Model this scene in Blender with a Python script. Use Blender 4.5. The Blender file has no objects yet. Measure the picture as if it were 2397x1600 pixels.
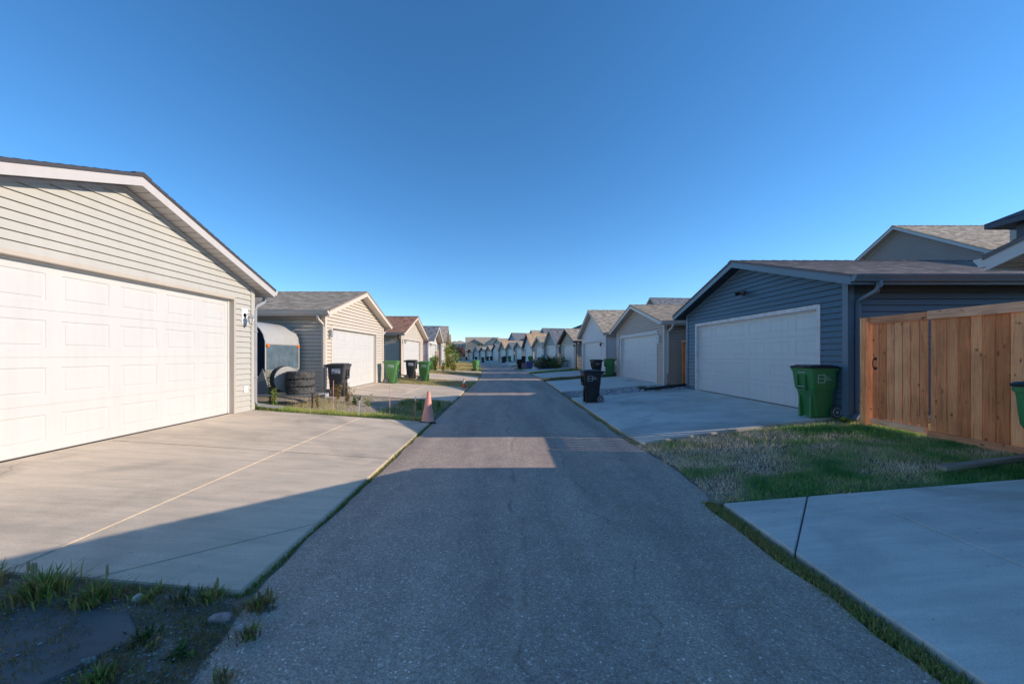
import bpy, bmesh, math, random
from mathutils import Vector, Matrix
random.seed(7)
R = math.radians
PI = math.pi
sc = bpy.context.scene
C = sc.collection

# ------------------------------------------------------------------ camera, world, sun, exposure
cam_d = bpy.data.cameras.new("camera"); cam = bpy.data.objects.new("camera", cam_d); C.objects.link(cam)
cam.location = (0, 0, 1.56); cam.rotation_euler = (R(90), 0, 0)
cam_d.sensor_width = 36; cam_d.lens = 13.14
cam_d.shift_x = 13.5 / 2397; cam_d.shift_y = 29 / 2397
cam_d.clip_start = 0.05; cam_d.clip_end = 5000
sc.camera = cam

SUN_EL, SUN_AZ = 21.0, 4.0          # the sun stands over the right-hand row, a little behind the camera
world = bpy.data.worlds.new("World"); sc.world = world; world.use_nodes = True
nt = world.node_tree; nt.nodes.clear()
sky = nt.nodes.new("ShaderNodeTexSky"); sky.sky_type = 'NISHITA'; sky.sun_disc = False
sky.sun_elevation = R(SUN_EL); sky.sun_rotation = R(90 + SUN_AZ)
sky.altitude = 700; sky.air_density = 1.0; sky.dust_density = 0.05; sky.ozone_density = 4.6
hs = nt.nodes.new("ShaderNodeHueSaturation"); hs.inputs['Saturation'].default_value = 1.15; hs.inputs['Hue'].default_value = 0.498
gm = nt.nodes.new("ShaderNodeGamma"); gm.inputs['Gamma'].default_value = 1.0
bg = nt.nodes.new("ShaderNodeBackground"); bg.inputs['Strength'].default_value = 0.113
wo = nt.nodes.new("ShaderNodeOutputWorld")
nt.links.new(sky.outputs[0], gm.inputs[0]); nt.links.new(gm.outputs[0], hs.inputs['Color'])
nt.links.new(hs.outputs[0], bg.inputs[0]); nt.links.new(bg.outputs[0], wo.inputs[0])

sun_d = bpy.data.lights.new("sun", 'SUN'); sun_d.energy = 2.7; sun_d.angle = R(0.27); sun_d.color = (1.0, 0.85, 0.68)
sun = bpy.data.objects.new("sun", sun_d); C.objects.link(sun)
dirv = Vector((-math.cos(R(SUN_EL)) * math.cos(R(SUN_AZ)), math.cos(R(SUN_EL)) * math.sin(R(SUN_AZ)), -math.sin(R(SUN_EL))))
sun.rotation_euler = dirv.to_track_quat('-Z', 'Y').to_euler(); sun.location = (30, 0, 20)

sc.view_settings.view_transform = 'Standard'; sc.view_settings.look = 'None'
sc.view_settings.exposure = 0.92; sc.view_settings.gamma = 1.0

# ------------------------------------------------------------------ materials
MATS = {}
def base_mat(name, rough=0.6, spec=0.3, metal=0.0):
    m = bpy.data.materials.new(name); m.use_nodes = True
    b = m.node_tree.nodes['Principled BSDF']
    b.inputs['Roughness'].default_value = rough; b.inputs['Specular IOR Level'].default_value = spec
    b.inputs['Metallic'].default_value = metal
    return m, m.node_tree, b
def N(nt, t, **kw):
    n = nt.nodes.new(t)
    for k, v in kw.items():
        if k in n.inputs: n.inputs[k].default_value = v
        else: setattr(n, k, v)
    return n
def ramp(nt, fac, stops):
    r = nt.nodes.new("ShaderNodeValToRGB"); e = r.color_ramp.elements
    while len(e) < len(stops): e.new(0.5)
    for i, (p, c) in enumerate(stops):
        e[i].position = p; e[i].color = (*c, 1) if len(c) == 3 else c
    nt.links.new(fac, r.inputs[0]); return r
def mix(nt, fac, a, b, bt='MIX'):
    m = nt.nodes.new("ShaderNodeMix"); m.data_type = 'RGBA'; m.blend_type = bt
    for s, v in ((m.inputs[0], fac), (m.inputs[6], a), (m.inputs[7], b)):
        if hasattr(v, 'is_linked') or hasattr(v, 'links'): nt.links.new(v, s)
        elif isinstance(v, (int, float)): s.default_value = v
        else: s.default_value = (*v, 1) if len(v) == 3 else v
    return m.outputs[2]
def bump(nt, h, b, strength=0.3, dist=0.01):
    n = N(nt, "ShaderNodeBump", Strength=strength, Distance=dist)
    nt.links.new(h, n.inputs['Height']); nt.links.new(n.outputs[0], b.inputs['Normal'])
def paint(name, col, rough=0.5, var=0.08, scale=1.5, dirt=0.12, spec=0.35, metal=0.0, streak=True):
    """painted or plastic surface with faint blotches and vertical streaks"""
    if name in MATS: return MATS[name]
    m, nt, b = base_mat(name, rough, spec, metal)
    tc = N(nt, "ShaderNodeTexCoord")
    n1 = N(nt, "ShaderNodeTexNoise", Scale=scale, Detail=5.0, Roughness=0.6); nt.links.new(tc.outputs['Object'], n1.inputs['Vector'])
    mp = N(nt, "ShaderNodeMapping"); mp.inputs['Scale'].default_value = (9, 9, 0.7 if streak else 9)
    nt.links.new(tc.outputs['Object'], mp.inputs[0])
    n2 = N(nt, "ShaderNodeTexNoise", Scale=1.0, Detail=4.0); nt.links.new(mp.outputs[0], n2.inputs['Vector'])
    r1 = ramp(nt, n1.outputs[0], [(0.3, tuple(c * (1 - var) for c in col)), (0.7, tuple(min(1, c * (1 + var)) for c in col))])
    r2 = ramp(nt, n2.outputs[0], [(0.45, (0, 0, 0)), (0.8, (dirt, dirt, dirt))])
    c = mix(nt, r2.outputs[0], r1.outputs[0], (0.2, 0.17, 0.13))
    nt.links.new(c, b.inputs['Base Color'])
    n3 = N(nt, "ShaderNodeTexNoise", Scale=60.0, Detail=2.0); nt.links.new(tc.outputs['Object'], n3.inputs['Vector'])
    bump(nt, n3.outputs[0], b, 0.08, 0.004)
    MATS[name] = m; return m

def shingle(name, cols, blend=0.7):
    if name in MATS: return MATS[name]
    m, nt, b = base_mat(name, 0.95, 0.1)
    uv = N(nt, "ShaderNodeUVMap"); uv.uv_map = "UVMap"
    br = N(nt, "ShaderNodeTexBrick", Scale=1.0); br.offset = 0.37; br.squash = 1.0
    br.inputs['Brick Width'].default_value = 0.31; br.inputs['Row Height'].default_value = 0.14
    br.inputs['Mortar Size'].default_value = 0.006; br.inputs['Mortar Smooth'].default_value = 0.3
    br.inputs['Bias'].default_value = 0.0
    br.inputs['Color1'].default_value = (*cols[0], 1); br.inputs['Color2'].default_value = (*cols[1], 1)
    br.inputs['Mortar'].default_value = (*[c * 0.45 for c in cols[1]], 1)
    nt.links.new(uv.outputs[0], br.inputs['Vector'])
    no = N(nt, "ShaderNodeTexNoise", Scale=2.2, Detail=3.0, Roughness=0.6)
    mp = N(nt, "ShaderNodeMapping"); mp.inputs['Scale'].default_value = (1.3, 2.2, 1)
    nt.links.new(uv.outputs[0], mp.inputs[0]); nt.links.new(mp.outputs[0], no.inputs['Vector'])
    r = ramp(nt, no.outputs[0], [(0.40, tuple(c * 0.7 for c in cols[2])), (0.5, cols[1]), (0.60, tuple(c * 1.15 for c in cols[0]))])
    c = mix(nt, blend, br.outputs[0], r.outputs[0])
    g = N(nt, "ShaderNodeTexNoise", Scale=160.0, Detail=1.0); nt.links.new(uv.outputs[0], g.inputs['Vector'])
    gr = ramp(nt, g.outputs[0], [(0.3, (0.7, 0.7, 0.7)), (0.7, (1.25, 1.25, 1.25))])
    c = mix(nt, 1.0, c, gr.outputs[0], 'MULTIPLY')
    nt.links.new(c, b.inputs['Base Color'])
    bump(nt, br.outputs['Fac'], b, -0.25, 0.008)
    MATS[name] = m; return m

def mat_asphalt():
    m, nt, b = base_mat("asphalt", 0.82, 0.28)
    tc = N(nt, "ShaderNodeTexCoord"); P = tc.outputs['Object']
    v = N(nt, "ShaderNodeTexVoronoi", Scale=105.0); nt.links.new(P, v.inputs['Vector'])
    sep = N(nt, "ShaderNodeSeparateColor"); nt.links.new(v.outputs['Color'], sep.inputs[0])
    stone = ramp(nt, sep.outputs[0], [(0.0, (0.33, 0.25, 0.195)), (0.4, (0.43, 0.33, 0.26)), (0.85, (0.51, 0.395, 0.315)), (0.97, (0.58, 0.47, 0.39)), (1.0, (0.90, 0.80, 0.70))])
    v2 = N(nt, "ShaderNodeTexVoronoi", Scale=210.0); nt.links.new(P, v2.inputs['Vector'])
    sep2 = N(nt, "ShaderNodeSeparateColor"); nt.links.new(v2.outputs['Color'], sep2.inputs[0])
    fine = ramp(nt, sep2.outputs[1], [(0.0, (0.72, 0.72, 0.72)), (1.0, (1.22, 1.22, 1.22))])
    c = mix(nt, 1.0, stone.outputs[0], fine.outputs[0], 'MULTIPLY')
    # large tonal patches stretched along the lane (tyre tracks)
    mp = N(nt, "ShaderNodeMapping"); mp.inputs['Scale'].default_value = (1.3, 0.16, 1); nt.links.new(P, mp.inputs[0])
    n = N(nt, "ShaderNodeTexNoise", Scale=1.2, Detail=5.0, Roughness=0.55, Distortion=0.4); nt.links.new(mp.outputs[0], n.inputs['Vector'])
    tr = ramp(nt, n.outputs[0], [(0.32, (0.80, 0.80, 0.82)), (0.5, (1.0, 1.0, 1.0)), (0.70, (1.22, 1.2, 1.18))])
    c = mix(nt, 1.0, c, tr.outputs[0], 'MULTIPLY')
    n4 = N(nt, "ShaderNodeTexNoise", Scale=3.5, Detail=6.0, Roughness=0.7); nt.links.new(P, n4.inputs['Vector'])
    t4 = ramp(nt, n4.outputs[0], [(0.3, (0.86, 0.86, 0.88)), (0.7, (1.12, 1.11, 1.1))])
    c = mix(nt, 1.0, c, t4.outputs[0], 'MULTIPLY')
    # two wandering cracks along the lane
    sx = N(nt, "ShaderNodeSeparateXYZ"); nt.links.new(P, sx.inputs[0])
    cy = N(nt, "ShaderNodeCombineXYZ"); nt.links.new(sx.outputs[1], cy.inputs[1])
    nw = N(nt, "ShaderNodeTexNoise", Scale=0.55, Detail=8.0, Roughness=0.55); nt.links.new(cy.outputs[0], nw.inputs['Vector'])
    dark = None
    for off, amp, wd in ((0.10, 0.9, 0.007), (0.85, 1.6, 0.004)):
        ma = N(nt, "ShaderNodeMath", operation='MULTIPLY_ADD'); nt.links.new(nw.outputs[0], ma.inputs[0]); ma.inputs[1].default_value = amp; ma.inputs[2].default_value = off - amp * 0.5
        sb = N(nt, "ShaderNodeMath", operation='SUBTRACT'); nt.links.new(sx.outputs[0], sb.inputs[0]); nt.links.new(ma.outputs[0], sb.inputs[1])
        ab = N(nt, "ShaderNodeMath", operation='ABSOLUTE'); nt.links.new(sb.outputs[0], ab.inputs[0])
        cr = ramp(nt, ab.outputs[0], [(0.0, (0.35, 0.35, 0.37)), (wd * .7, (0.66, 0.66, 0.67)), (wd * 5, (1, 1, 1))])
        mk = N(nt, "ShaderNodeTexNoise", Scale=0.9 + off, Detail=3.0); nt.links.new(cy.outputs[0], mk.inputs['Vector'])
        mr = ramp(nt, mk.outputs[0], [(0.44, (0.05, 0.05, 0.05)), (0.58, (0.75, 0.75, 0.75))])
        c = mix(nt, mr.outputs[0], c, mix(nt, 1.0, c, cr.outputs[0], 'MULTIPLY'))
    nt.links.new(c, b.inputs['Base Color'])
    bump(nt, v.outputs['Distance'], b, 0.45, 0.008)
    return m
def mat_concrete(name, col, stain=(0.22, 0.2, 0.17)):
    m, nt, b = base_mat(name, 0.8, 0.25)
    tc = N(nt, "ShaderNodeTexCoord"); P = tc.outputs['Object']
    n1 = N(nt, "ShaderNodeTexNoise", Scale=0.9, Detail=7.0, Roughness=0.62, Distortion=0.6); nt.links.new(P, n1.inputs['Vector'])
    r1 = ramp(nt, n1.outputs[0], [(0.25, tuple(c * 0.74 for c in col)), (0.5, col), (0.75, tuple(c * 1.12 for c in col))])
    mp = N(nt, "ShaderNodeMapping"); mp.inputs['Scale'].default_value = (0.5, 4.0, 1); mp.inputs['Rotation'].default_value = (0, 0, 0.25); nt.links.new(P, mp.inputs[0])
    n2 = N(nt, "ShaderNodeTexNoise", Scale=2.2, Detail=6.0, Roughness=0.7); nt.links.new(mp.outputs[0], n2.inputs['Vector'])
    r2 = ramp(nt, n2.outputs[0], [(0.35, (0.86, 0.87, 0.88)), (0.65, (1.08, 1.07, 1.06))])
    c = mix(nt, 1.0, r1.outputs[0], r2.outputs[0], 'MULTIPLY')
    n3 = N(nt, "ShaderNodeTexNoise", Scale=0.45, Detail=3.0, Distortion=1.2); nt.links.new(P, n3.inputs['Vector'])
    r3 = ramp(nt, n3.outputs[0], [(0.54, (0, 0, 0)), (0.72, (0.5, 0.5, 0.5))])
    c = mix(nt, r3.outputs[0], c, stain)
    v = N(nt, "ShaderNodeTexVoronoi", Scale=7.0); nt.links.new(P, v.inputs['Vector'])
    rv = ramp(nt, v.outputs['Distance'], [(0.0, (0.45, 0.42, 0.4)), (0.045, (0.6, 0.58, 0.55)), (0.07, (1, 1, 1))])
    c = mix(nt, 0.8, c, mix(nt, 1.0, c, rv.outputs[0], 'MULTIPLY'))
    wn = N(nt, "ShaderNodeTexNoise", Scale=1.4, Detail=6.0, Roughness=0.6); nt.links.new(P, wn.inputs['Vector'])
    wv = N(nt, "ShaderNodeVectorMath", operation='MULTIPLY_ADD'); nt.links.new(wn.outputs['Color'], wv.inputs[0]); wv.inputs[1].default_value = (0.5, 0.5, 0); nt.links.new(P, wv.inputs[2])
    vc = N(nt, "ShaderNodeTexVoronoi", Scale=0.42); vc.feature = 'DISTANCE_TO_EDGE'; nt.links.new(wv.outputs[0], vc.inputs['Vector'])
    rc = ramp(nt, vc.outputs['Distance'], [(0.0, (0.62, 0.6, 0.57)), (0.002, (0.8, 0.78, 0.76)), (0.0045, (1, 1, 1))])
    mk = ramp(nt, n3.outputs[0], [(0.55, (0, 0, 0)), (0.62, (0.8, 0.8, 0.8))])
    c = mix(nt, mk.outputs[0], c, mix(nt, 1.0, c, rc.outputs[0], 'MULTIPLY'))
    g = N(nt, "ShaderNodeTexNoise", Scale=120.0, Detail=2.0); nt.links.new(P, g.inputs['Vector'])
    gr = ramp(nt, g.outputs[0], [(0.3, (0.88, 0.88, 0.88)), (0.7, (1.1, 1.1, 1.1))])
    c = mix(nt, 1.0, c, gr.outputs[0], 'MULTIPLY')
    nt.links.new(c, b.inputs['Base Color'])
    bump(nt, g.outputs[0], b, 0.2, 0.004)
    return m
def mat_soil(name, c1, c2, c3, scale=3.0, bs=0.6):
    m, nt, b = base_mat(name, 0.95, 0.1)
    tc = N(nt, "ShaderNodeTexCoord"); P = tc.outputs['Object']
    n1 = N(nt, "ShaderNodeTexNoise", Scale=scale, Detail=8.0, Roughness=0.7); nt.links.new(P, n1.inputs['Vector'])
    r1 = ramp(nt, n1.outputs[0], [(0.3, c1), (0.52, c2), (0.72, c3)])
    n2 = N(nt, "ShaderNodeTexNoise", Scale=70.0, Detail=4.0, Roughness=0.8); nt.links.new(P, n2.inputs['Vector'])
    r2 = ramp(nt, n2.outputs[0], [(0.3, (0.55, 0.55, 0.55)), (0.7, (1.4, 1.4, 1.4))])
    nt.links.new(mix(nt, 1.0, r1.outputs[0], r2.outputs[0], 'MULTIPLY'), b.inputs['Base Color'])
    bump(nt, n2.outputs[0], b, bs, 0.02)
    return m
def mat_pebble(name, scale, stops):
    m, nt, b = base_mat(name, 0.8, 0.25)
    tc = N(nt, "ShaderNodeTexCoord"); P = tc.outputs['Object']
    v = N(nt, "ShaderNodeTexVoronoi", Scale=scale); nt.links.new(P, v.inputs['Vector'])
    sep = N(nt, "ShaderNodeSeparateColor"); nt.links.new(v.outputs['Color'], sep.inputs[0])
    r = ramp(nt, sep.outputs[0], stops)
    ed = ramp(nt, v.outputs['Distance'], [(0.3, (1, 1, 1)), (0.62, (0.35, 0.33, 0.3))])
    nt.links.new(mix(nt, 1.0, r.outputs[0], ed.outputs[0], 'MULTIPLY'), b.inputs['Base Color'])
    bump(nt, v.outputs['Distance'], b, -1.0, 0.03)
    return m
def mat_attr(name, rough=0.6, trans=0.0, spec=0.25):
    """colour comes from the mesh's 'col' attribute (each leaf, blade or pebble has its own tint)"""
    m, nt, b = base_mat(name, rough, spec)
    a = N(nt, "ShaderNodeAttribute"); a.attribute_name = "col"
    nt.links.new(a.outputs['Color'], b.inputs['Base Color'])
    if trans > 0:
        t = N(nt, "ShaderNodeBsdfTranslucent"); nt.links.new(a.outputs['Color'], t.inputs[0])
        ms = N(nt, "ShaderNodeMixShader"); ms.inputs[0].default_value = trans
        out = nt.nodes['Material Output']
        nt.links.new(b.outputs[0], ms.inputs[1]); nt.links.new(t.outputs[0], ms.inputs[2]); nt.links.new(ms.outputs[0], out.inputs[0])
    return m
def mat_wood(name, col, dark, axis=2, knots=True, grey=None):
    m, nt, b = base_mat(name, 0.75, 0.2)
    tc = N(nt, "ShaderNodeTexCoord"); P = tc.outputs['Object']
    a = N(nt, "ShaderNodeAttribute"); a.attribute_name = "col"
    s = [14, 14, 14]; s[axis] = 0.9
    add = N(nt, "ShaderNodeVectorMath", operation='ADD'); nt.links.new(P, add.inputs[0])
    sc_ = N(nt, "ShaderNodeVectorMath", operation='SCALE'); nt.links.new(a.outputs['Color'], sc_.inputs[0]); sc_.inputs['Scale'].default_value = 13.0
    nt.links.new(sc_.outputs[0], add.inputs[1])
    mp = N(nt, "ShaderNodeMapping"); mp.inputs['Scale'].default_value = s; nt.links.new(add.outputs[0], mp.inputs[0])
    n = N(nt, "ShaderNodeTexNoise", Scale=1.6, Detail=6.0, Roughness=0.65, Distortion=1.2); nt.links.new(mp.outputs[0], n.inputs['Vector'])
    r = ramp(nt, n.outputs[0], [(0.3, tuple(c * 0.60 for c in col)), (0.5, col), (0.70, tuple(min(1, c * 1.32) for c in col))])
    c = r.outputs[0]
    if knots:
        ks = [8.5, 8.5, 8.5]; ks[axis] = 5.0
        mk = N(nt, "ShaderNodeMapping"); mk.inputs['Scale'].default_value = ks; nt.links.new(add.outputs[0], mk.inputs[0])
        dn = N(nt, "ShaderNodeTexNoise", Scale=2.5, Detail=3.0); nt.links.new(mk.outputs[0], dn.inputs['Vector'])
        dv = N(nt, "ShaderNodeVectorMath", operation='MULTIPLY_ADD'); nt.links.new(dn.outputs['Color'], dv.inputs[0]); dv.inputs[1].default_value = (0.7, 0.7, 0.7); nt.links.new(mk.outputs[0], dv.inputs[2])
        v = N(nt, "ShaderNodeTexVoronoi", Scale=1.0); nt.links.new(dv.outputs[0], v.inputs['Vector'])
        rk = ramp(nt, v.outputs['Distance'], [(0.0, (0.9, 0.9, 0.9)), (0.07, (0.75, 0.75, 0.75)), (0.17, (0, 0, 0))])
        c = mix(nt, rk.outputs[0], c, dark)
    nm = N(nt, "ShaderNodeTexNoise", Scale=2.0, Detail=3.0); nt.links.new(P, nm.inputs['Vector'])
    rm = ramp(nt, nm.outputs[0], [(0.35, (0.82, 0.82, 0.82)), (0.65, (1.1, 1.1, 1.1))])
    c = mix(nt, 1.0, c, rm.outputs[0], 'MULTIPLY')
    sepc = N(nt, "ShaderNodeSeparateColor"); nt.links.new(a.outputs['Color'], sepc.inputs[0])
    rb = ramp(nt, sepc.outputs[0], [(0.0, (0.72, 0.58, 0.50)), (1.0, (1.15, 1.25, 1.35))])
    c = mix(nt, 1.0, c, rb.outputs[0], 'MULTIPLY')
    nt.links.new(c, b.inputs['Base Color']); bump(nt, n.outputs[0], b, 0.25, 0.004)
    return m
def mat_tread():
    m, nt, b = base_mat("tyre_rubber", 0.8, 0.3)
    tc = N(nt, "ShaderNodeTexCoord")
    n = N(nt, "ShaderNodeTexNoise", Scale=9.0, Detail=6.0); nt.links.new(tc.outputs['Object'], n.inputs['Vector'])
    r = ramp(nt, n.outputs[0], [(0.35, (0.045, 0.045, 0.047)), (0.7, (0.12, 0.115, 0.11))])
    nt.links.new(r.outputs[0], b.inputs['Base Color']); return m
def mat_window(name="window_glass", col=(0.03, 0.045, 0.06)):
    m, nt, b = base_mat(name, 0.08, 0.6); b.inputs['Base Color'].default_value = (*col, 1); return m

ASPH = mat_asphalt()
CONC_W = mat_concrete("concrete_warm", (0.66, 0.545, 0.415))
CONC_C = mat_concrete("concrete_grey", (0.66, 0.62, 0.555))
SOIL = mat_soil("dry_soil", (0.12, 0.085, 0.055), (0.29, 0.225, 0.165), (0.46, 0.39, 0.31))
TURF = mat_soil("turf", (0.13, 0.13, 0.06), (0.25, 0.22, 0.12), (0.38, 0.32, 0.20), 2.0)
GRAV = mat_pebble("pea_gravel", 45.0, [(0.0, (0.38, 0.30, 0.22)), (0.5, (0.58, 0.48, 0.37)), (1.0, (0.78, 0.68, 0.56))])
STON = mat_pebble("crushed_rock", 26.0, [(0.0, (0.18, 0.18, 0.19)), (0.5, (0.40, 0.40, 0.41)), (1.0, (0.68, 0.68, 0.69))])
LEAF = mat_attr("leaf", 0.55, 0.4); PEB = mat_attr("pebble", 0.85)
CEDAR = mat_wood("cedar", (0.97, 0.355, 0.14), (0.10, 0.035, 0.015))
CEDAR_H = mat_wood("cedar_rail", (0.92, 0.42, 0.22), (0.11, 0.05, 0.03), axis=1)
PALEW = mat_wood("pale_wood", (0.62, 0.46, 0.30), (0.2, 0.1, 0.05))
GREYW = mat_wood("weathered_wood", (0.33, 0.29, 0.24), (0.12, 0.1, 0.08), axis=0, knots=False)
RUBBER = mat_tread()
GLASS = mat_window()
DOORW = paint("door_white", (0.58, 0.575, 0.56), 0.42, 0.025, 1.0, 0.10)
METG = paint("galvanised", (0.42, 0.42, 0.43), 0.4, 0.1, 3.0, 0.15, metal=0.3)
BLACKP = paint("black_plastic", (0.016, 0.017, 0.02), 0.38, 0.2, 3.0, 0.04, 0.5)
GREYP = paint("charcoal_plastic", (0.07, 0.07, 0.072), 0.5, 0.15, 3.0, 0.12, 0.45)
GREENP = paint("green_plastic", (0.045, 0.20, 0.065), 0.38, 0.1, 3.0, 0.06, 0.45)
GREENL = paint("light_green_plastic", (0.10, 0.27, 0.085), 0.42, 0.1, 3.0, 0.08, 0.45)
WHITE = paint("white_print", (0.8, 0.8, 0.8), 0.6, 0.02, 5.0, 0.03)
INK = paint("ink_black", (0.02, 0.02, 0.02), 0.7, 0.02, 5.0, 0.0)
DARK = paint("dark_metal", (0.025, 0.024, 0.024), 0.45, 0.1, 5.0, 0.1)
AMBER = paint("amber_lens", (0.75, 0.20, 0.03), 0.2, 0.05, 5.0, 0.02, 0.6)

# ------------------------------------------------------------------ mesh helpers
class MB:
    def __init__(s): s.v = []; s.f = []; s.uv = {}; s.c = {}; s.sm = False
    def add(s, vs, fs, col=None):
        o = len(s.v); s.v += [tuple(p) for p in vs]
        for f in fs:
            s.f.append(tuple(i + o for i in f))
            if col is not None: s.c[len(s.f) - 1] = col
    def quad(s, a, b, c, d, uv=None, col=None):
        s.add([a, b, c, d], [(0, 1, 2, 3)], col)
        if uv: s.uv[len(s.f) - 1] = uv
    def box(s, x0, x1, y0, y1, z0, z1, M=None, col=None):
        x0, x1 = min(x0, x1), max(x0, x1); y0, y1 = min(y0, y1), max(y0, y1); z0, z1 = min(z0, z1), max(z0, z1)
        vs = [Vector(p) for p in ((x0, y0, z0), (x1, y0, z0), (x1, y1, z0), (x0, y1, z0), (x0, y0, z1), (x1, y0, z1), (x1, y1, z1), (x0, y1, z1))]
        if M is not None: vs = [M @ p for p in vs]
        s.add(vs, [(0, 3, 2, 1), (4, 5, 6, 7), (0, 1, 5, 4), (1, 2, 6, 5), (2, 3, 7, 6), (3, 0, 4, 7)], col)
    def prism(s, poly, d, M=None, col=None):
        """poly: list of 3-D points (planar), extruded by vector d"""
        n = len(poly); a = [Vector(p) for p in poly]; b = [p + Vector(d) for p in a]
        vs = a + b
        if M is not None: vs = [M @ p for p in vs]
        s.add(vs, [tuple(range(n))[::-1], tuple(range(n, 2 * n))] + [(i, (i + 1) % n, (i + 1) % n + n, i + n) for i in range(n)], col)
    def tube(s, pts, r, n=8, flat=None, cap=True, col=None):
        """round or rectangular (flat=(w,h)) section swept along pts"""
        pts = [Vector(p) for p in pts]; rings = []
        for i, p in enumerate(pts):
            t = (pts[min(i + 1, len(pts) - 1)] - pts[max(i - 1, 0)]).normalized()
            up = Vector((0, 0, 1)) if abs(t.z) < 0.95 else Vector((0, 1, 0))
            a = t.cross(up).normalized(); b = a.cross(t).normalized()
            rr = r[i] if isinstance(r, (list, tuple)) else r
            if flat:
                w, h = flat; ring = [p + a * w / 2 * x + b * h / 2 * y for x, y in ((-1, -1), (1, -1), (1, 1), (-1, 1))]
            else:
                ring = [p + a * rr * math.cos(2 * PI * k / n) + b * rr * math.sin(2 * PI * k / n) for k in range(n)]
            rings.append(ring)
        m = len(rings[0]); vs = [q for rg in rings for q in rg]; fs = []
        for i in range(len(rings) - 1):
            for k in range(m):
                fs.append((i * m + k, i * m + (k + 1) % m, (i + 1) * m + (k + 1) % m, (i + 1) * m + k))
        if cap: fs.append(tuple(range(m))[::-1]); fs.append(tuple(range((len(rings) - 1) * m, len(rings) * m)))
        s.add(vs, fs, col)
    def lathe(s, prof, n=24, M=None, axis='z', caps=True, col=None):
        vs = []; fs = []; m = len(prof)
        for k in range(n):
            a = 2 * PI * k / n
            for r, z in prof:
                p = Vector((r * math.cos(a), r * math.sin(a), z))
                if axis == 'x': p = Vector((z, r * math.cos(a), r * math.sin(a)))
                if M is not None: p = M @ p
                vs.append(p)
        for k in range(n):
            k2 = (k + 1) % n
            for i in range(m - 1): fs.append((k * m + i, k2 * m + i, k2 * m + i + 1, k * m + i + 1))
        if caps:
            if prof[0][0] > 1e-4: fs.append(tuple(k * m for k in range(n))[::-1])
            if prof[-1][0] > 1e-4: fs.append(tuple(k * m + m - 1 for k in range(n)))
        s.add(vs, fs, col)
    def build(s, name, mat, parent=None, smooth=False, bevel=0.0):
        me = bpy.data.meshes.new(name); me.from_pydata(s.v, [], s.f)
        if s.uv:
            ul = me.uv_layers.new(name="UVMap")
            for fi, uvs in s.uv.items():
                p = me.polygons[fi]
                for k, li in enumerate(p.loop_indices): ul.data[li].uv = uvs[k]
        if s.c:
            at = me.color_attributes.new("col", 'FLOAT_COLOR', 'CORNER')
            for fi, c in s.c.items():
                for li in me.polygons[fi].loop_indices: at.data[li].color = (*c, 1)
        if bevel > 0 or smooth:
            bm = bmesh.new(); bm.from_mesh(me)
            bmesh.ops.remove_doubles(bm, verts=bm.verts, dist=1e-5)
            if bevel > 0:
                bmesh.ops.recalc_face_normals(bm, faces=bm.faces)
                bmesh.ops.bevel(bm, geom=[e for e in bm.edges if len(e.link_faces) == 2 and e.calc_face_angle(0) > 0.5], offset=bevel, segments=2, affect='EDGES', clamp_overlap=True)
            bm.to_mesh(me); bm.free()
        if smooth:
            for p in me.polygons: p.use_smooth = True
            try: me.set_sharp_from_angle(angle=R(38))
            except Exception: pass
        me.materials.append(mat)
        o = bpy.data.objects.new(name, me); C.objects.link(o)
        if parent: o.parent = parent
        return o
def tag(o, label=None, cat=None, group=None, kind=None):
    if label: o['label'] = label
    if cat: o['category'] = cat
    if group: o['group'] = group
    if kind: o['kind'] = kind
    return o
def empty(name, loc, rz=0.0, label=None, cat=None, group=None):
    o = bpy.data.objects.new(name, None); C.objects.link(o); o.empty_display_size = 0.2
    o.location = loc; o.rotation_euler = (0, 0, rz)
    return tag(o, label, cat, group)
def copy_tree(o, parent=None):
    c = o.copy(); C.objects.link(c); c.parent = parent
    for ch in list(o.children): copy_tree(ch, c)
    return c
def text_mesh(txt, size, M, name, mat, parent, ax='LEFT', depth=0.0):
    cu = bpy.data.curves.new("txt", 'FONT'); cu.body = txt; cu.size = size; cu.align_x = ax; cu.align_y = 'CENTER'; cu.resolution_u = 2
    cu.extrude = depth
    t = bpy.data.objects.new("txt", cu); C.objects.link(t)
    dg = bpy.context.evaluated_depsgraph_get(); me = bpy.data.meshes.new_from_object(t.evaluated_get(dg))
    bpy.data.objects.remove(t); bpy.data.curves.remove(cu)
    me.transform(M); me.name = name; me.materials.clear(); me.materials.append(mat)
    o = bpy.data.objects.new(name, me); C.objects.link(o); o.parent = parent; return o

# ------------------------------------------------------------------ the lane: curve, cross-fall, height
LC, UW, UL, UR = 0.27, 1.95, -6.07, 6.13
def cx(s): return LC - 0.00195 * max(0.0, s - 18.3) ** 2
def heading(s): return math.atan(2 * 0.00195 * max(0.0, s - 18.3))
BK = [(-60, 0), (20, 0), (35, 0), (45, .06), (60, .10), (72, 0), (86, -.15), (100, -.32), (114, -.5), (160, -.75), (2000, -2.5)]
def bs(s):
    for (a, x), (b, y) in zip(BK, BK[1:]):
        if s <= b: return x + (y - x) * (s - a) / (b - a) if s >= a else x
    return BK[-1][1]
def hh(u, s, top=0.30):
    a = abs(u); t = 0 if a < UW else min(1, (a - UW) / (6.1 - UW))
    return bs(s) + top * t
def P(u, s, dz=0.0, top=0.30):
    h = heading(s); return Vector((cx(s) + u * math.cos(h), s + u * math.sin(h), hh(u, s, top) + dz))

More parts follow.
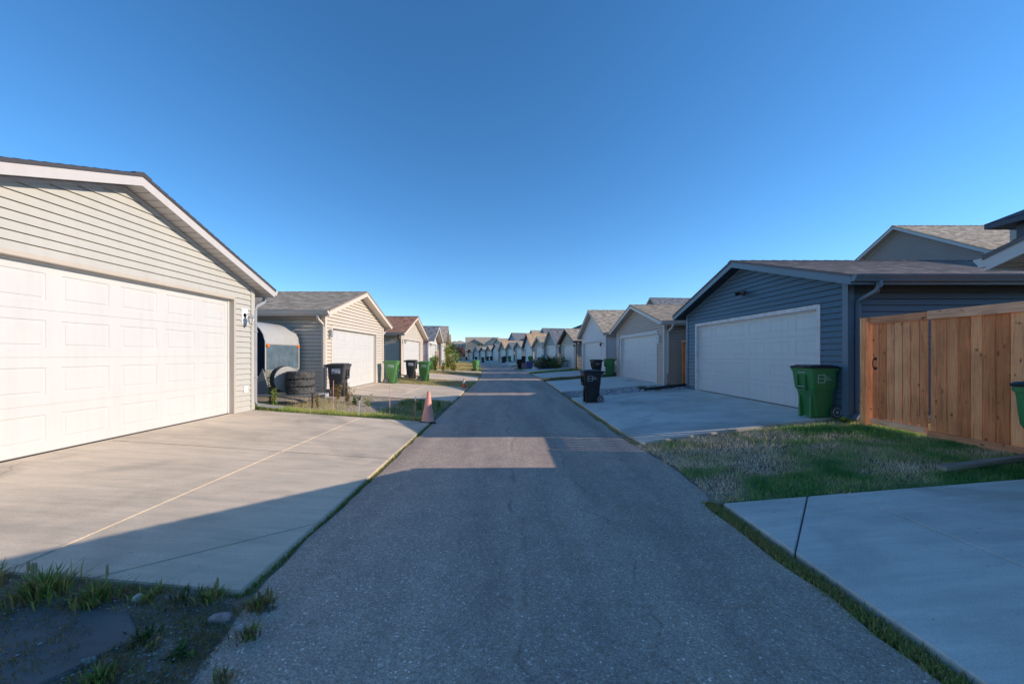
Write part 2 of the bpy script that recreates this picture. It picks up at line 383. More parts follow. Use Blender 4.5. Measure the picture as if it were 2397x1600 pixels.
# ground sheet
us = [-1500, -500, -150, -60, -30, -12, -7, -6.1, -5, -4, -3, -2.4, -1.95, 0, 1.95, 2.4, 3, 4, 5, 6.1, 7, 12, 30, 60, 150, 500, 1500]
ss = [-400, -60, -20, -8, 0, 2, 4, 6, 8, 10, 12, 14, 16, 18.3] + [18.3 + 2.5 * i for i in range(1, 41)] + [125, 135, 150, 200]
g = MB()
def GP(u, s):
    if s > 125 or abs(u) > 60:
        q = P(max(-60, min(60, u)), min(s, 125)); h = heading(min(s, 125))
        e = Vector((math.cos(h), math.sin(h), 0)); f = Vector((-math.sin(h), math.cos(h), 0))
        q = q + e * (u - max(-60, min(60, u))) + f * (max(0, s - 125) * 15)
        q.z = bs(s) + (0.30 if abs(u) > 6 else hh(u, s) - bs(s)); return q
    q = P(u, s); return q
idx = [[None] * len(us) for _ in ss]
vs = []
for i, s in enumerate(ss):
    for j, u in enumerate(us):
        q = GP(u, s) - Vector((0, 0, 0.03)); vs.append(q)
n = len(us)
g.add(vs, [(i * n + j, i * n + j + 1, (i + 1) * n + j + 1, (i + 1) * n + j) for i in range(len(ss) - 1) for j in range(n - 1)])
tag(g.build("ground", TURF), kind='structure')

# asphalt lane: crumbly edges
a = MB(); rows = []
s = -8.0; sl = []
while s < 122: sl.append(s); s += 0.18 if s < 22 else 1.0
import mathutils.noise as MN
for s in sl:
    jl = 0.05 * MN.noise(Vector((s * 1.7, 3, 0))) + 0.035 * MN.noise(Vector((s * 6, 9, 0)))
    jr = 0.06 * MN.noise(Vector((s * 1.5, 13, 0))) + 0.035 * MN.noise(Vector((s * 6, 19, 0)))
    lw = -1.97 + jl; rw = 1.93 + jr
    if s < 4: rw -= 0.1
    if s < 2.5: lw = -1.97 + (2.5 - s) * 0.22 + jl          # the surface breaks back at the bottom left
    if 3.9 < s < 6.5: rw += 0.12 * math.sin((s - 3.9) / 2.6 * PI)
    rows.append([P(lw, s, -0.028), P(lw + 0.04, s), P(0, s, 0.012), P(rw - 0.04, s), P(rw, s, -0.028)])
vs = [p for r in rows for p in r]
a.add(vs, [(i * 5 + j, i * 5 + j + 1, (i + 1) * 5 + j + 1, (i + 1) * 5 + j) for i in range(len(rows) - 1) for j in range(4)])
tag(a.build("road", ASPH), kind='structure')

# cross street at the far end
st = MB(); st.quad(P(-60, 122, 0.0, 0), P(60, 122, 0, 0), P(60, 131, 0, 0), P(-60, 131, 0, 0)); 
tag(st.build("road", ASPH), kind='structure')

# concrete driveways: slabs with open joints
def slab(m, pts, top, sub=0.14):
    up = []
    for (x, y) in pts:
        up.append(P(x, y, 0.022, top))
    # shrink slightly for the joint
    cxy = sum(up, Vector()) / len(up)
    q = []
    for i, p in enumerate(up):
        a_, b_ = up[i - 1], up[(i + 1) % len(up)]
        d1 = (a_ - p).normalized(); d2 = (b_ - p).normalized(); bis = (d1 + d2)
        if bis.length > 1e-4: p = p + bis.normalized() * 0.006 / max(0.5, abs(math.sin(d1.angle(d2) / 2)))
        q.append(p)
    m.prism([p - Vector((0, 0, sub)) for p in q], (0, 0, sub))
def driveway(pieces, mat, top):
    m = MB()
    for p in pieces: slab(m, p, top)
    return tag(m.build("driveway", mat, bevel=0.007), kind='structure')
X = lambda x: x - LC
L_e, L_j, L_g = X(-1.72), X(-3.3), X(-5.86)
driveway([[(L_g, 2.45), (L_j, 2.45), (L_j, 5.5), (L_g, 5.5)], [(L_g, 5.5), (L_j, 5.5), (L_j, 8.5), (L_g, 8.5)],
          [(L_j, 2.45), (X(-2.72), 2.45), (L_e, 3.4), (L_e, 5.5), (L_j, 5.5)], [(X(-2.72), 2.45), (L_e, 2.42), (L_e, 3.4)],
          [(L_j, 5.5), (L_e, 5.5), (L_e, 7.45), (X(-2.85), 8.5), (L_j, 8.5)], [(L_e, 7.45), (L_e, 8.5), (X(-2.85), 8.5)]], CONC_W, 0.28)
R_e, R_j, R_g = X(2.24), X(3.5), X(6.46)
driveway([[(R_g, -2.4), (R_j, -2.4), (R_j, 0.8), (R_g, 0.8)], [(R_g, 0.8), (R_j, 0.8), (R_j, 3.87), (R_g, 3.87)], [(R_e, -2.4), (R_j, -2.4), (R_j, 0.8), (R_e, 0.8)],
          [(R_e, 0.8), (R_j, 0.8), (R_j, 3.87), (X(3.12), 3.87), (R_e, 2.9)], [(R_e, 2.9), (X(3.12), 3.87), (R_e, 3.87)]], CONC_C, 0.34)
driveway([[(R_g, 7.28), (X(4.1), 6.85), (X(4.1), 10.2), (R_g, 10.2)], [(X(4.1), 6.85), (X(3.0), 6.62), (X(2.3), 7.3), (X(2.3), 10.2), (X(4.1), 10.2)],
          [(X(3.0), 6.62), (X(2.36), 6.5), (X(2.3), 7.3)], [(R_g, 10.2), (X(4.1), 10.2), (X(4.1), 13.2), (R_g, 13.2)],
          [(X(4.1), 10.2), (X(2.3), 10.2), (X(2.3), 13.2), (X(4.1), 13.2)]], CONC_C, 0.34)
def drive(side, s0, s1, mat, top, front):
    e = 2.02 * side; gq = front * side; mid = 3.9 * side; sm = (s0 + s1) / 2
    driveway([[(e, s0), (mid, s0), (mid, sm), (e, sm)], [(mid, s0), (gq, s0), (gq, sm), (mid, sm)],
              [(e, sm), (mid, sm), (mid, s1), (e, s1)], [(mid, sm), (gq, sm), (gq, s1), (mid, s1)]], mat, top)

# ------------------------------------------------------------------ garages
def lap_siding(m, spans, z0, z1, ex, proud=0.024):
    """courses of lap siding on one wall. spans(z) -> list of (xa, xb); the map to 3-D is m.map(x, out, z)"""
    zs = []; z = z0
    while z < z1 - 1e-6: zs.append(z); z += ex
    for z in zs:
        zt = min(z + ex, z1); gh = m.groove if m.groove and zt < z1 else 0.0
        zm = [z, zt - gh]
        for bpt in m.breaks:
            if z + 1e-4 < bpt < zt - gh - 1e-4: zm.append(bpt)
        zm.sort()
        for za, zb in zip(zm, zm[1:]):
            oa = proud * (1 - (za - z) / ex) + 0.002; ob = proud * (1 - (zb - z) / ex) + 0.002
            sa, sb = m.spans(za + 1e-4), m.spans(zb - 1e-4)
            if len(sa) != len(sb): sb = sa
            for (a0, a1), (b0, b1) in zip(sa, sb):
                if a1 - a0 < 0.005: continue
                m.mb.quad(m.map(a0, oa, za), m.map(a1, oa, za), m.map(b1, ob, zb), m.map(b0, ob, zb))
                if za == z: m.mb.quad(m.map(a0, -0.02, za), m.map(a1, -0.02, za), m.map(a1, oa, za), m.map(a0, oa, za))
        if gh:
            for (a0, a1) in m.spans(zt - gh * 0.5):
                if a1 - a0 < 0.005: continue
                m.mb.quad(m.map(a0, -0.02, zt - gh), m.map(a1, -0.02, zt - gh), m.map(a1, -0.02, zt), m.map(a0, -0.02, zt))
                m.mb.quad(m.map(a0, 0.002, zt - gh), m.map(a1, 0.002, zt - gh), m.map(a1, -0.02, zt - gh), m.map(a0, -0.02, zt - gh))
class W: pass

def panel_door(mb, x0, x1, z0, z1, y, cols, rows=4, detail=True):
    """sectional door with raised panels; front face looks to -y"""
    H = (z1 - z0) / rows; Wd = (x1 - x0) / cols
    def ring(a, b):   # a outer rect (x0,x1,z0,z1,y), b inner rect
        A = [(a[0], a[4], a[2]), (a[1], a[4], a[2]), (a[1], a[4], a[3]), (a[0], a[4], a[3])]
        B = [(b[0], b[4], b[2]), (b[1], b[4], b[2]), (b[1], b[4], b[3]), (b[0], b[4], b[3])]
        mb.add(A + B, [(i, (i + 1) % 4, 4 + (i + 1) % 4, 4 + i) for i in range(4)])
    for r in range(rows):
        za, zb = z0 + r * H, z0 + (r + 1) * H; g_ = 0.005
        # joint groove between sections
        mb.quad((x0, y + 0.02, za), (x1, y + 0.02, za), (x1, y, za + g_ * 1.6), (x0, y, za + g_ * 1.6))
        mb.quad((x0, y, zb - g_), (x1, y, zb - g_), (x1, y + 0.02, zb), (x0, y + 0.02, zb))
        za += g_ * 1.6; zb -= g_
        if not detail:
            mb.quad((x0, y, za), (x1, y, za), (x1, y, zb), (x0, y, zb)); continue
        for c in range(cols):
            xa, xb = x0 + c * Wd, x0 + (c + 1) * Wd
            mx = Wd * 0.11; mz = (zb - za) * 0.2; t = 0.014; w2 = 0.022
            o = (xa, xb, za, zb, y); i1 = (xa + mx, xb - mx, za + mz, zb - mz, y)
            i2 = (i1[0] + t, i1[1] - t, i1[2] + t, i1[3] - t, y + 0.014); i3 = (i2[0] + w2, i2[1] - w2, i2[2] + w2, i2[3] - w2, y + 0.014)
            i4 = (i3[0] + t, i3[1] - t, i3[2] + t, i3[3] - t, y + 0.002)
            ring(o, i1); ring(i1, i2); ring(i2, i3); ring(i3, i4)
            mb.quad((i4[0], i4[4], i4[2]), (i4[1], i4[4], i4[2]), (i4[1], i4[4], i4[3]), (i4[0], i4[4], i4[3]))

def roof_part(root, Wd, D, zt, pitch, of, ob, os_, mat, th=0.045, step=False, name="roof"):
    """zt: height of the top surface above the wall line at x=+-W/2; UVs in metres"""
    m = MB(); hx = Wd / 2 + os_; zr = zt + pitch * Wd / 2; ze = zt - pitch * os_
    y0, y1 = -of - 0.02, D + ob
    L = math.hypot(hx, zr - ze)
    for sg in (-1, 1):
        nx = 1 if not step else int(L / 0.14)
        for k in range(nx):
            a0, a1 = k / nx, (k + 1) / nx
            xa, xb = sg * (hx + 0.02) * (1 - a0), sg * (hx + 0.02) * (1 - a1)
            za, zb = ze + (zr - ze) * a0, ze + (zr - ze) * a1
            lift = 0.007 if step else 0
            p = [(xa, y0, za + lift), (xb, y0, zb), (xb, y1, zb), (xa, y1, za + lift)]
            uv = [(y0, L * a0), (y0, L * a1), (y1, L * a1), (y1, L * a0)]
            if sg < 0: m.quad(p[0], p[3], p[2], p[1], [(u + 31.7, v + 0.05) for u, v in (uv[0], uv[3], uv[2], uv[1])])
            else: m.quad(*p, uv)
            if step: m.quad((xa, y0, za), (xa, y1, za), (xa, y1, za + lift), (xa, y0, za + lift), [(0, 0)] * 4)
        xe = sg * (hx + 0.02)
        z = [(0, 0)] * 4
        m.quad((xe, y0, ze), (xe, y1, ze), (xe, y1, ze - th), (xe, y0, ze - th), z)
        m.quad((xe, y0, ze - th), (xe, y1, ze - th), (0, y1, zr - th), (0, y0, zr - th), z)
        m.quad((xe, y0, ze), (xe, y0, ze - th), (0, y0, zr - th), (0, y0, zr), z)
        m.quad((xe, y1, ze), (xe, y1, ze - th), (0, y1, zr - th), (0, y1, zr), z)
        # ridge caps
    for sg in (-1, 1):
        yy = y0
        while yy < y1 - 0.05:
            ye = min(yy + 0.28, y1); w = 0.13
            m.quad((0, yy, zr + 0.022), (sg * w, yy, zr + 0.022 - w * pitch), (sg * w, ye, zr + 0.010 - w * pitch), (0, ye, zr + 0.010),
                   [(yy, 0.01), (yy, 0.12), (ye, 0.12), (ye, 0.01)])
            m.quad((0, yy, zr + 0.022), (sg * w, yy, zr + 0.022 - w * pitch), (sg * w, yy, zr - w * pitch), (0, yy, zr), [(0, 0)] * 4)
            yy += 0.28
    return m.build(name, mat, root)

def gable_shell(root, Wd, D, wh, pitch, of, os_, sid, trim, fasc, soff, roofm, door=None, ex=0.118, near=True, fh=0.17, frame_w=0.09,
                frame_mat=None, cols=6, gut=True, ob=0.3, step=False, door_mat=None, handle=False, wall_name="wall", groove=0.020):
    zw = wh                              # soffit / wall top at the wall line
    top = wh + fh + 0.03
    # front wall
    w = W(); w.mb = MB(); w.groove = groove if (near or ex < 0.12) else 0; apex = wh + pitch * Wd / 2
    fx = 0.0
    if door: dx0, dx1, dh = door; ox0, ox1, oh = dx0 - frame_w, dx1 + frame_w, dh + frame_w
    def sp(z):
        h = Wd / 2 if z <= wh else max(0.0, Wd / 2 - (z - wh) / pitch)
        if door and z < oh: return [(-h, ox0), (ox1, h)]
        return [(-h, h)]
    w.spans = sp; w.breaks = [wh] + ([oh] if door else [])
    w.map = lambda x, o, z: (x, -o, z)
    lap_siding(w, None, 0.0, apex - 0.002, ex)
    # side walls + back
    for sg in (-1, 1):
        w2 = W(); w2.mb = w.mb; w2.groove = w.groove; w2.breaks = []; w2.spans = lambda z: [(0, D)]
        w2.map = (lambda sg: (lambda x, o, z: (sg * (Wd / 2 + o), x if sg > 0 else D - x, z)))(sg)
        lap_siding(w2, None, 0.0, wh, ex)
    w.mb.quad((Wd / 2, D, 0), (-Wd / 2, D, 0), (-Wd / 2, D, wh), (Wd / 2, D, wh))
    w.mb.add([(Wd / 2, D, wh), (-Wd / 2, D, wh), (0, D, apex)], [(0, 1, 2)])
    w.mb.build(wall_name, sid, root)
    # concrete footing
    f = MB(); 
    f.box(-Wd / 2 + 0.01, Wd / 2 - 0.01, 0.012, D - 0.01, -0.35, -0.001); f.build("foundation", CONC_W, root)
    # corner posts
    for sg in (-1, 1):
        c = MB(); t = 0.02; cw = 0.085
        t = 0.034; c.box(sg * (Wd / 2 + t), sg * (Wd / 2 - cw), -t, -0.003, 0, wh - 0.01); c.box(sg * (Wd / 2 + t), sg * (Wd / 2 + 0.0005), 0.0005, cw, 0, wh - 0.01)
        c.build("corner_trim", trim, root)
    if Wd > 0:
        # rake fascia + eave fascia (one mesh), soffit (one mesh)
        hx = Wd / 2 + os_; ze = wh - pitch * os_
        fm = MB(); sm_ = MB()
        for sg in (-1, 1):
            A = (sg * hx, ze); B = (0, apex)
            t = 0.022
            fm.prism([(A[0], -of, A[1]), (B[0], -of, B[1]), (B[0], -of, B[1] + fh), (A[0], -of, A[1] + fh)], (0, t, 0))
            # drip edge
            fm.prism([(A[0], -of - 0.008, A[1] + fh - 0.035), (B[0], -of - 0.008, B[1] + fh - 0.035), (B[0], -of - 0.008, B[1] + fh), (A[0], -of - 0.008, A[1] + fh)], (0, 0.006, 0))
            fm.box(sg * (hx - t), sg * (hx + 0.001), -of + t, D + ob, ze - 0.0, ze + fh)
            # soffit: raked board in narrow planks, with v joints
            yy = -of + t + 0.001
            n_ = max(6, int(math.hypot(hx, apex - ze) / 0.15)) if near else 3
            for k in range(n_):
                a0, a1 = k / n_, (k + 1) / n_ - (0.06 / n_ if near else 0)
                p0 = (sg * hx * (1 - a0), ze + (apex - ze) * a0 + 0.012); p1 = (sg * hx * (1 - a1), ze + (apex - ze) * a1 + 0.012)
                sm_.quad((p0[0], yy, p0[1]), (p1[0], yy, p1[1]), (p1[0], 0.0, p1[1]), (p0[0], 0.0, p0[1]))
                if near:
                    p2 = (sg * hx * (1 - (k + 1) / n_), ze + (apex - ze) * (k + 1) / n_ + 0.026)
                    sm_.quad((p1[0], yy, p1[1] + 0.014), (p2[0], yy, p2[1]), (p2[0], 0, p2[1]), (p1[0], 0, p1[1] + 0.014))
            sm_.quad((sg * (hx - 0.03), 0, ze + 0.018), (sg * Wd / 2, 0, wh + 0.012), (sg * Wd / 2, D + ob, wh + 0.012), (sg * (hx - 0.03), D + ob, ze + 0.018))
        # frieze trim under the rake on the wall
        for sg in (-1, 1):
            fm.prism([(sg * Wd / 2, -0.022, wh - 0.05), (0, -0.022, apex - 0.05), (0, -0.022, apex + 0.005), (sg * Wd / 2, -0.022, wh + 0.005)], (0, 0.02, 0))
        fm.build("fascia", fasc, root); sm_.build("soffit", soff, root)
        roof_part(root, Wd, D, wh + fh + 0.012, pitch, of, ob, os_, roofm, step=step)
        if gut:
            for sg in (-1, 1):
                gm_ = MB(); zg = ze + fh - 0.01
                prof = [(0.002, zg), (0.002, zg - 0.11), (0.07, zg - 0.11), (0.085, zg - 0.07), (0.115, zg - 0.03), (0.125, zg), (0.115, zg), (0.10, zg - 0.03), (0.075, zg - 0.06), (0.065, zg - 0.095), (0.012, zg - 0.095), (0.012, zg)]
                gm_.prism([(sg * (hx + x), -of + 0.005, z) for x, z in prof], (0, D + of + ob - 0.03, 0))
                gm_.prism([(sg * (hx + x), -of + 0.002, z) for x, z in prof[:6]], (0, 0.003, 0))
                gm_.build("gutter", fasc, root)
    if door:
        fm2 = MB(); fw = frame_w; fy = -0.03; rec = 0.12
        M_ = frame_mat or trim
        fm2.box(ox0, dx0, fy, rec, -0.002, oh); fm2.box(dx1, ox1, fy, rec, -0.002, oh); fm2.box(dx0, dx1, fy, rec, dh, oh)
        fm2.build("door_frame", M_, root, bevel=0.004 if near else 0)
        dm = MB(); panel_door(dm, dx0, dx1, 0.012, dh, rec - 0.02, cols, 4, detail=near)
        dm.box(dx0, dx1, rec - 0.012, rec + 0.02, 0.0, dh)
        d = dm.build("garage_door", door_mat or DOORW, root)
        s_ = MB(); s_.box(dx0, dx1, rec - 0.03, rec - 0.013, -0.001, 0.014); s_.build("door_seal", DARK, d)
        if near:
            ws = MB()
            for xx in (dx0, dx1 - 0.02): ws.box(xx + 0.001, xx + 0.019, rec - 0.045, rec - 0.021, 0.02, dh - 0.021)
            ws.box(dx0 + 0.001, dx1 - 0.001, rec - 0.045, rec - 0.021, dh - 0.02, dh - 0.001); ws.build("weather_strip", WHITE, d)
    return apex

def downspout(root, mat, x, y, ztop, sg, hx, kick=None, foot=0.0, side=True, kz=0.12):
    """x: wall face the pipe runs down, sg: side of the garage; pipe hangs from the eave gutter"""
    m = MB(); xw = sg * (abs(x) + 0.055)
    pts = [(sg * (hx + 0.05), y, ztop), (sg * (hx + 0.05), y, ztop - 0.10), (sg * (hx + 0.01), y, ztop - 0.17), (xw + sg * 0.03, y, ztop - 0.30), (xw, y, ztop - 0.40), (xw, y, foot + 0.16)]
    if kick:
        pts += [(xw + kick[0] * 0.12, y + kick[1] * 0.12, foot + 0.08), (xw + kick[0], y + kick[1], foot + 0.0)]
    m.tube(pts, 0, flat=(0.075, 0.06)); 
    for z in (ztop - 0.9, foot + 0.7): m.box(xw - 0.045, xw + 0.045, y - 0.042, y + 0.042, z, z + 0.03)
    return m.build("downspout", mat, root, bevel=0.004)
def lantern(root, x, z, metal, glass, plate=None, two=True):
    if plate: p = MB(); p.box(x - 0.1, x + 0.1, -0.03, -0.004, z - 0.17, z + 0.17); p = p.build("lamp_plate", plate, root, bevel=0.006)
    m = MB()
    m.lathe([(0.0, -0.035), (0.045, -0.03), (0.05, -0.02), (0.05, 0)], 12, M=Matrix.Translation((x, -0.03, z + 0.02)) @ Matrix.Rotation(R(90), 4, 'X') )
    m.tube([(x, -0.05, z + 0.02), (x, -0.10, z + 0.05), (x, -0.15, z + 0.055), (x, -0.17, z + 0.03)], 0.009, 6)
    m.lathe([(0.0, 0.06), (0.012, 0.045), (0.03, 0.02), (0.075, -0.03), (0.08, -0.045), (0.0, -0.045)], 6, M=Matrix.Translation((x, -0.17, z - 0.0)))
    m.lathe([(0.0, -0.20), (0.02, -0.19), (0.035, -0.165), (0.0, -0.165)], 6, M=Matrix.Translation((x, -0.17, z)))
    for k in range(6):
        a_ = k * PI / 3; c_, s_ = math.cos(a_), math.sin(a_)
        m.tube([(x + 0.068 * c_, -0.17 + 0.068 * s_, z - 0.045), (x + 0.033 * c_, -0.17 + 0.033 * s_, z - 0.168)], 0.005, 4)
    l = m.build("wall_lamp", metal, root)
    g_ = MB(); g_.lathe([(0.062, -0.046), (0.030, -0.164)], 6, M=Matrix.Translation((x, -0.17, z)), caps=True); g_.build("lamp_glass", glass, l)
    return l

FR = paint("frosted_glass", (0.72, 0.70, 0.62), 0.3, 0.03, 6.0, 0.02, 0.5)
def place(side, s, front, floor):
    """root transform: local -y looks to the lane. side -1 left, +1 right"""
    p = P(side * front, s); h = heading(s)
    return (p.x, p.y, bs(s) + floor), (R(90) if side < 0 else R(-90)) + h

# shingle colours
SH_TAUPE = shingle("shingle_taupe", [(0.62, 0.51, 0.39), (0.42, 0.34, 0.26), (0.36, 0.29, 0.22)])
SH_GREY = shingle("shingle_grey_mix", [(0.52, 0.46, 0.41), (0.186, 0.163, 0.171), (0.124, 0.109, 0.116)])
SH_TAN = shingle("shingle_tan", [(0.620, 0.512, 0.388), (0.419, 0.333, 0.248), (0.341, 0.271, 0.209)])
SH_RED = shingle("shingle_red_brown", [(0.496, 0.264, 0.171), (0.341, 0.171, 0.116), (0.295, 0.155, 0.109)])
SH_DARK = shingle("shingle_charcoal", [(0.171, 0.163, 0.171), (0.093, 0.090, 0.101), (0.078, 0.074, 0.085)])
SH_SLATE = shingle("shingle_slate", [(0.310, 0.318, 0.326), (0.186, 0.189, 0.202), (0.155, 0.155, 0.171)])
SH_ORANGE = shingle("shingle_orange_tan", [(0.775, 0.527, 0.310), (0.589, 0.388, 0.232), (0.512, 0.341, 0.217)])
WP = lambda n, c: paint(n, c, 0.55, 0.04, 0.8, 0.10)
S_SAND = WP("siding_sand", (0.475, 0.46, 0.42)); S_SAND_T = WP("trim_sand", (0.50, 0.44, 0.37)); F_GREY = WP("fascia_pale_grey", (0.52, 0.49, 0.48))
S_CREAM = WP("siding_cream", (0.60, 0.53, 0.44)); F_CREAM = WP("fascia_cream", (0.66, 0.58, 0.50))
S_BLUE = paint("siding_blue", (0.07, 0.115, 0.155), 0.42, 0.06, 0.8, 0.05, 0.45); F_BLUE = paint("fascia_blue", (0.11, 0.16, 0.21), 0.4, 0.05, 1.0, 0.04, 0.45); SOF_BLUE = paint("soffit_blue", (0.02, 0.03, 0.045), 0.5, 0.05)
S_TAUPE = WP("siding_taupe", (0.46, 0.36, 0.30)); F_WARMG = WP("fascia_warm_grey", (0.60, 0.54, 0.50)); SOF_W = WP("soffit_beige", (0.45, 0.38, 0.31))
S_LILAC = WP("siding_pale_grey", (0.66, 0.62, 0.61)); S_WHITE = WP("siding_white", (0.70, 0.69, 0.68)); T_WHITE = WP("trim_white", (0.72, 0.71, 0.70))
S_KHAKI = WP("siding_khaki", (0.40, 0.36, 0.29)); S_SAGE = WP("siding_sage", (0.25, 0.28, 0.27)); S_BROWN = WP("siding_brown", (0.24, 0.19, 0.155))
S_STEEL = WP("siding_steel_blue", (0.27, 0.32, 0.38)); T_BROWN = WP("trim_brown", (0.10, 0.06, 0.05)); S_GREY = WP("siding_mid_grey", (0.22, 0.205, 0.205))
S_NAVY = WP("siding_navy", (0.05, 0.065, 0.10))
FRAMEP = paint("frame_primed", (0.66, 0.60, 0.58), 0.6, 0.12, 6.0, 0.35)

# --- near left garage: pale siding, wide white door
loc, rz = place(-1, 5.655, 6.07, 0.30)
L1 = empty("garage", loc, rz, "sand coloured garage nearest on the left, wide white panelled door", "garage", "garages along the lane")
W1 = 5.77
ap = gable_shell(L1, W1, 6.2, 2.74, 0.37, 0.30, 0.35, S_SAND, S_SAND, F_GREY, F_GREY, SH_DARK, door=(-2.3, 2.27, 2.42), cols=6, frame_mat=S_SAND_T, frame_w=0.06, step=True, groove=0.009)
downspout(L1, METG, W1 / 2, -0.02, 2.74 - 0.37 * 0.35 + 0.06, 1, W1 / 2 + 0.35, kick=(0.10, -0.58), foot=0.02)
lantern(L1, 2.60, 2.10, METG, FR, T_WHITE)
o = MB(); o.box(2.57, 2.70, -0.035, -0.004, 0.42, 0.56); o.box(2.61, 2.66, -0.045, -0.0355, 0.44, 0.54); o.build("outlet_box", T_WHITE, L1, bevel=0.004)
dgar = [c for c in L1.children if c.name.startswith("garage_door")][0]
BRASS = paint("brass", (0.45, 0.30, 0.09), 0.3, 0.1, 5, 0.1, metal=0.8)
o = MB(); o.box(-1.965, -1.925, 0.055, 0.099, 0.50, 0.62); o.tube([(-1.945, 0.055, 0.51), (-1.945, 0.02, 0.53), (-1.945, 0.02, 0.59), (-1.945, 0.055, 0.61)], 0.009, 6); o.build("handle", BRASS, dgar)

# --- second left garage
loc, rz = place(-1, 14.7, 6.05, 0.30)
L2 = empty("garage", loc, rz, "cream garage with taupe shingle roof, second on the left, dark cart at its corner", "garage", "garages along the lane")
gable_shell(L2, 5.6, 6.2, 2.57, 0.345, 0.32, 0.36, S_CREAM, F_CREAM, F_CREAM, F_CREAM, SH_TAUPE, door=(-2.3, 1.85, 2.13), cols=6, frame_mat=F_CREAM, step=True)
downspout(L2, F_CREAM, -2.8, 0.02, 2.57 - 0.345 * 0.36 + 0.06, -1, 5.6 / 2 + 0.36, kick=(-0.12, -0.55), foot=0.05)
downspout(L2, F_CREAM, 2.8, 0.02, 2.57 - 0.345 * 0.36 + 0.06, 1, 5.6 / 2 + 0.36, foot=0.02)
lampb = MB(); lampb.box(-2.60, -2.50, -0.12, -0.01, 2.02, 2.06); lampb.lathe([(0.045, -0.22), (0.05, 0.0), (0.0, 0.01)], 12, M=Matrix.Translation((-2.54, -0.10, 2.03))); lampb.build("wall_lamp", METG, L2)

loc, rz = place(-1, 23.5, 6.05, 0.29)
L3 = empty("garage", loc, rz, "cream garage with red-brown shingle roof, third on the left", "garage", "garages along the lane")
gable_shell(L3, 5.8, 6.0, 2.42, 0.36, 0.32, 0.4, S_CREAM, F_CREAM, F_CREAM, F_CREAM, SH_RED, door=(-2.3, 2.1, 2.13), cols=6, frame_mat=F_CREAM)
downspout(L3, T_BROWN, -2.9, 0.02, 2.42 - 0.36 * 0.4 + 0.06, -1, 2.9 + 0.4, kick=(-0.15, -1.35), foot=0.05)
lantern(L3, -2.6, 2.05, METG, FR)
loc, rz = place(-1, 31.4, 6.05, 0.28)
L4 = empty("garage", loc, rz, "white sided garage with dark slate shingle roof behind tall weeds on the left", "garage", "garages along the lane")
gable_shell(L4, 5.0, 6.0, 2.40, 0.42, 0.55, 0.35, S_WHITE, T_WHITE, T_WHITE, SOF_W, SH_SLATE, door=(-2.0, 2.0, 2.13), cols=6, frame_mat=T_WHITE)
lantern(L4, -2.2, 2.1, DARK, FR)
loc, rz = place(-1, 40.8, 6.05, 0.28)
L5 = empty("garage", loc, rz, "tall garage with steep grey-brown roof, fifth on the left beyond the weeds", "garage", "garages along the lane")
gable_shell(L5, 6.2, 6.0, 2.55, 0.50, 0.5, 0.4, S_CREAM, F_CREAM, F_WARMG, SOF_W, SH_TAUPE, door=(-2.3, 2.3, 2.13), cols=6, near=False, frame_mat=F_CREAM)
loc, rz = place(-1, 49.2, 6.05, 0.28)
L6 = empty("garage", loc, rz, "farthest pale garage of the left row, just peeking past its neighbours", "garage", "garages along the lane")
gable_shell(L6, 6.2, 6.0, 2.45, 0.36, 0.4, 0.4, S_CREAM, F_CREAM, F_CREAM, SOF_W, SH_TAN, door=(-2.3, 2.3, 2.13), cols=6, near=False, frame_mat=F_CREAM)
for (s0, s1) in ((12.2, 17.2), (20.9, 26.3), (29.2, 32.6)): drive(-1, s0, s1, CONC_W, 0.28, 6.16)

# --- right row
loc, rz = place(1, 0.83, 5.83, 0.36)
R0 = empty("garage", loc, rz, "garage at the right edge, only its pale grey eave corner and gutter in view", "garage", "garages along the lane")
gable_shell(R0, 6.5, 6.4, 2.36, 0.37, 0.33, 0.42, S_SAND, T_WHITE, F_GREY, SOF_W, SH_GREY, door=(-2.44, 2.44, 2.13), cols=6, step=True)
dsp = MB(); e_ = 6.5 / 2 + 0.42
dsp.tube([(-e_ - 0.04, 0.35, 2.30), (-e_ - 0.04, 0.35, 2.22), (-e_ + 0.02, 0.32, 2.12), (-e_ + 0.16, 0.25, 2.05), (-e_ + 0.3, 0.18, 2.0), (-e_ + 0.355, 0.1, 1.9), (-e_ + 0.355, 0.1, 0.1)], 0, flat=(0.09, 0.07)); dsp.build("downspout", F_CREAM, R0, bevel=0.004)
loc, rz = place(1, 10.1, 6.13, 0.36)
R1 = empty("garage", loc, rz, "dark blue garage with white framed door, nearest full garage on the right", "garage", "garages along the lane")
gable_shell(R1, 6.2, 7.4, 2.56, 0.318, 0.32, 0.4, S_BLUE, F_BLUE, F_BLUE, SOF_BLUE, SH_GREY, door=(-2.42, 2.42, 2.13), cols=6, frame_mat=FRAMEP, step=True, groove=0.013)
downspout(R1, F_BLUE, 3.1, 0.14, 2.56 - 0.318 * 0.4 + 0.06, 1, 3.5, kick=(0.05, -0.12), foot=0.0)
fl = MB()
fl.lathe([(0.0, -0.05), (0.055, -0.045), (0.06, 0)], 12, M=Matrix.Translation((0.15, -0.02, 2.86)) @ Matrix.Rotation(R(90), 4, 'X'))
for dx, dy in ((-0.12, -0.16), (0.10, -0.15)):
    Mx = Matrix.Translation((0.15 + dx, dy, 2.83)) @ Matrix.Rotation(R(110), 4, 'X') @ Matrix.Rotation(R(-30 if dx < 0 else 30), 4, 'Y')
    fl.lathe([(0.02, -0.07), (0.04, -0.05), (0.055, 0.06), (0.06, 0.065), (0.048, 0.066), (0.0, 0.05)], 12, M=Mx); fl.tube([(0.15, -0.06, 2.86), (0.15 + dx, dy, 2.83)], 0.014, 6)
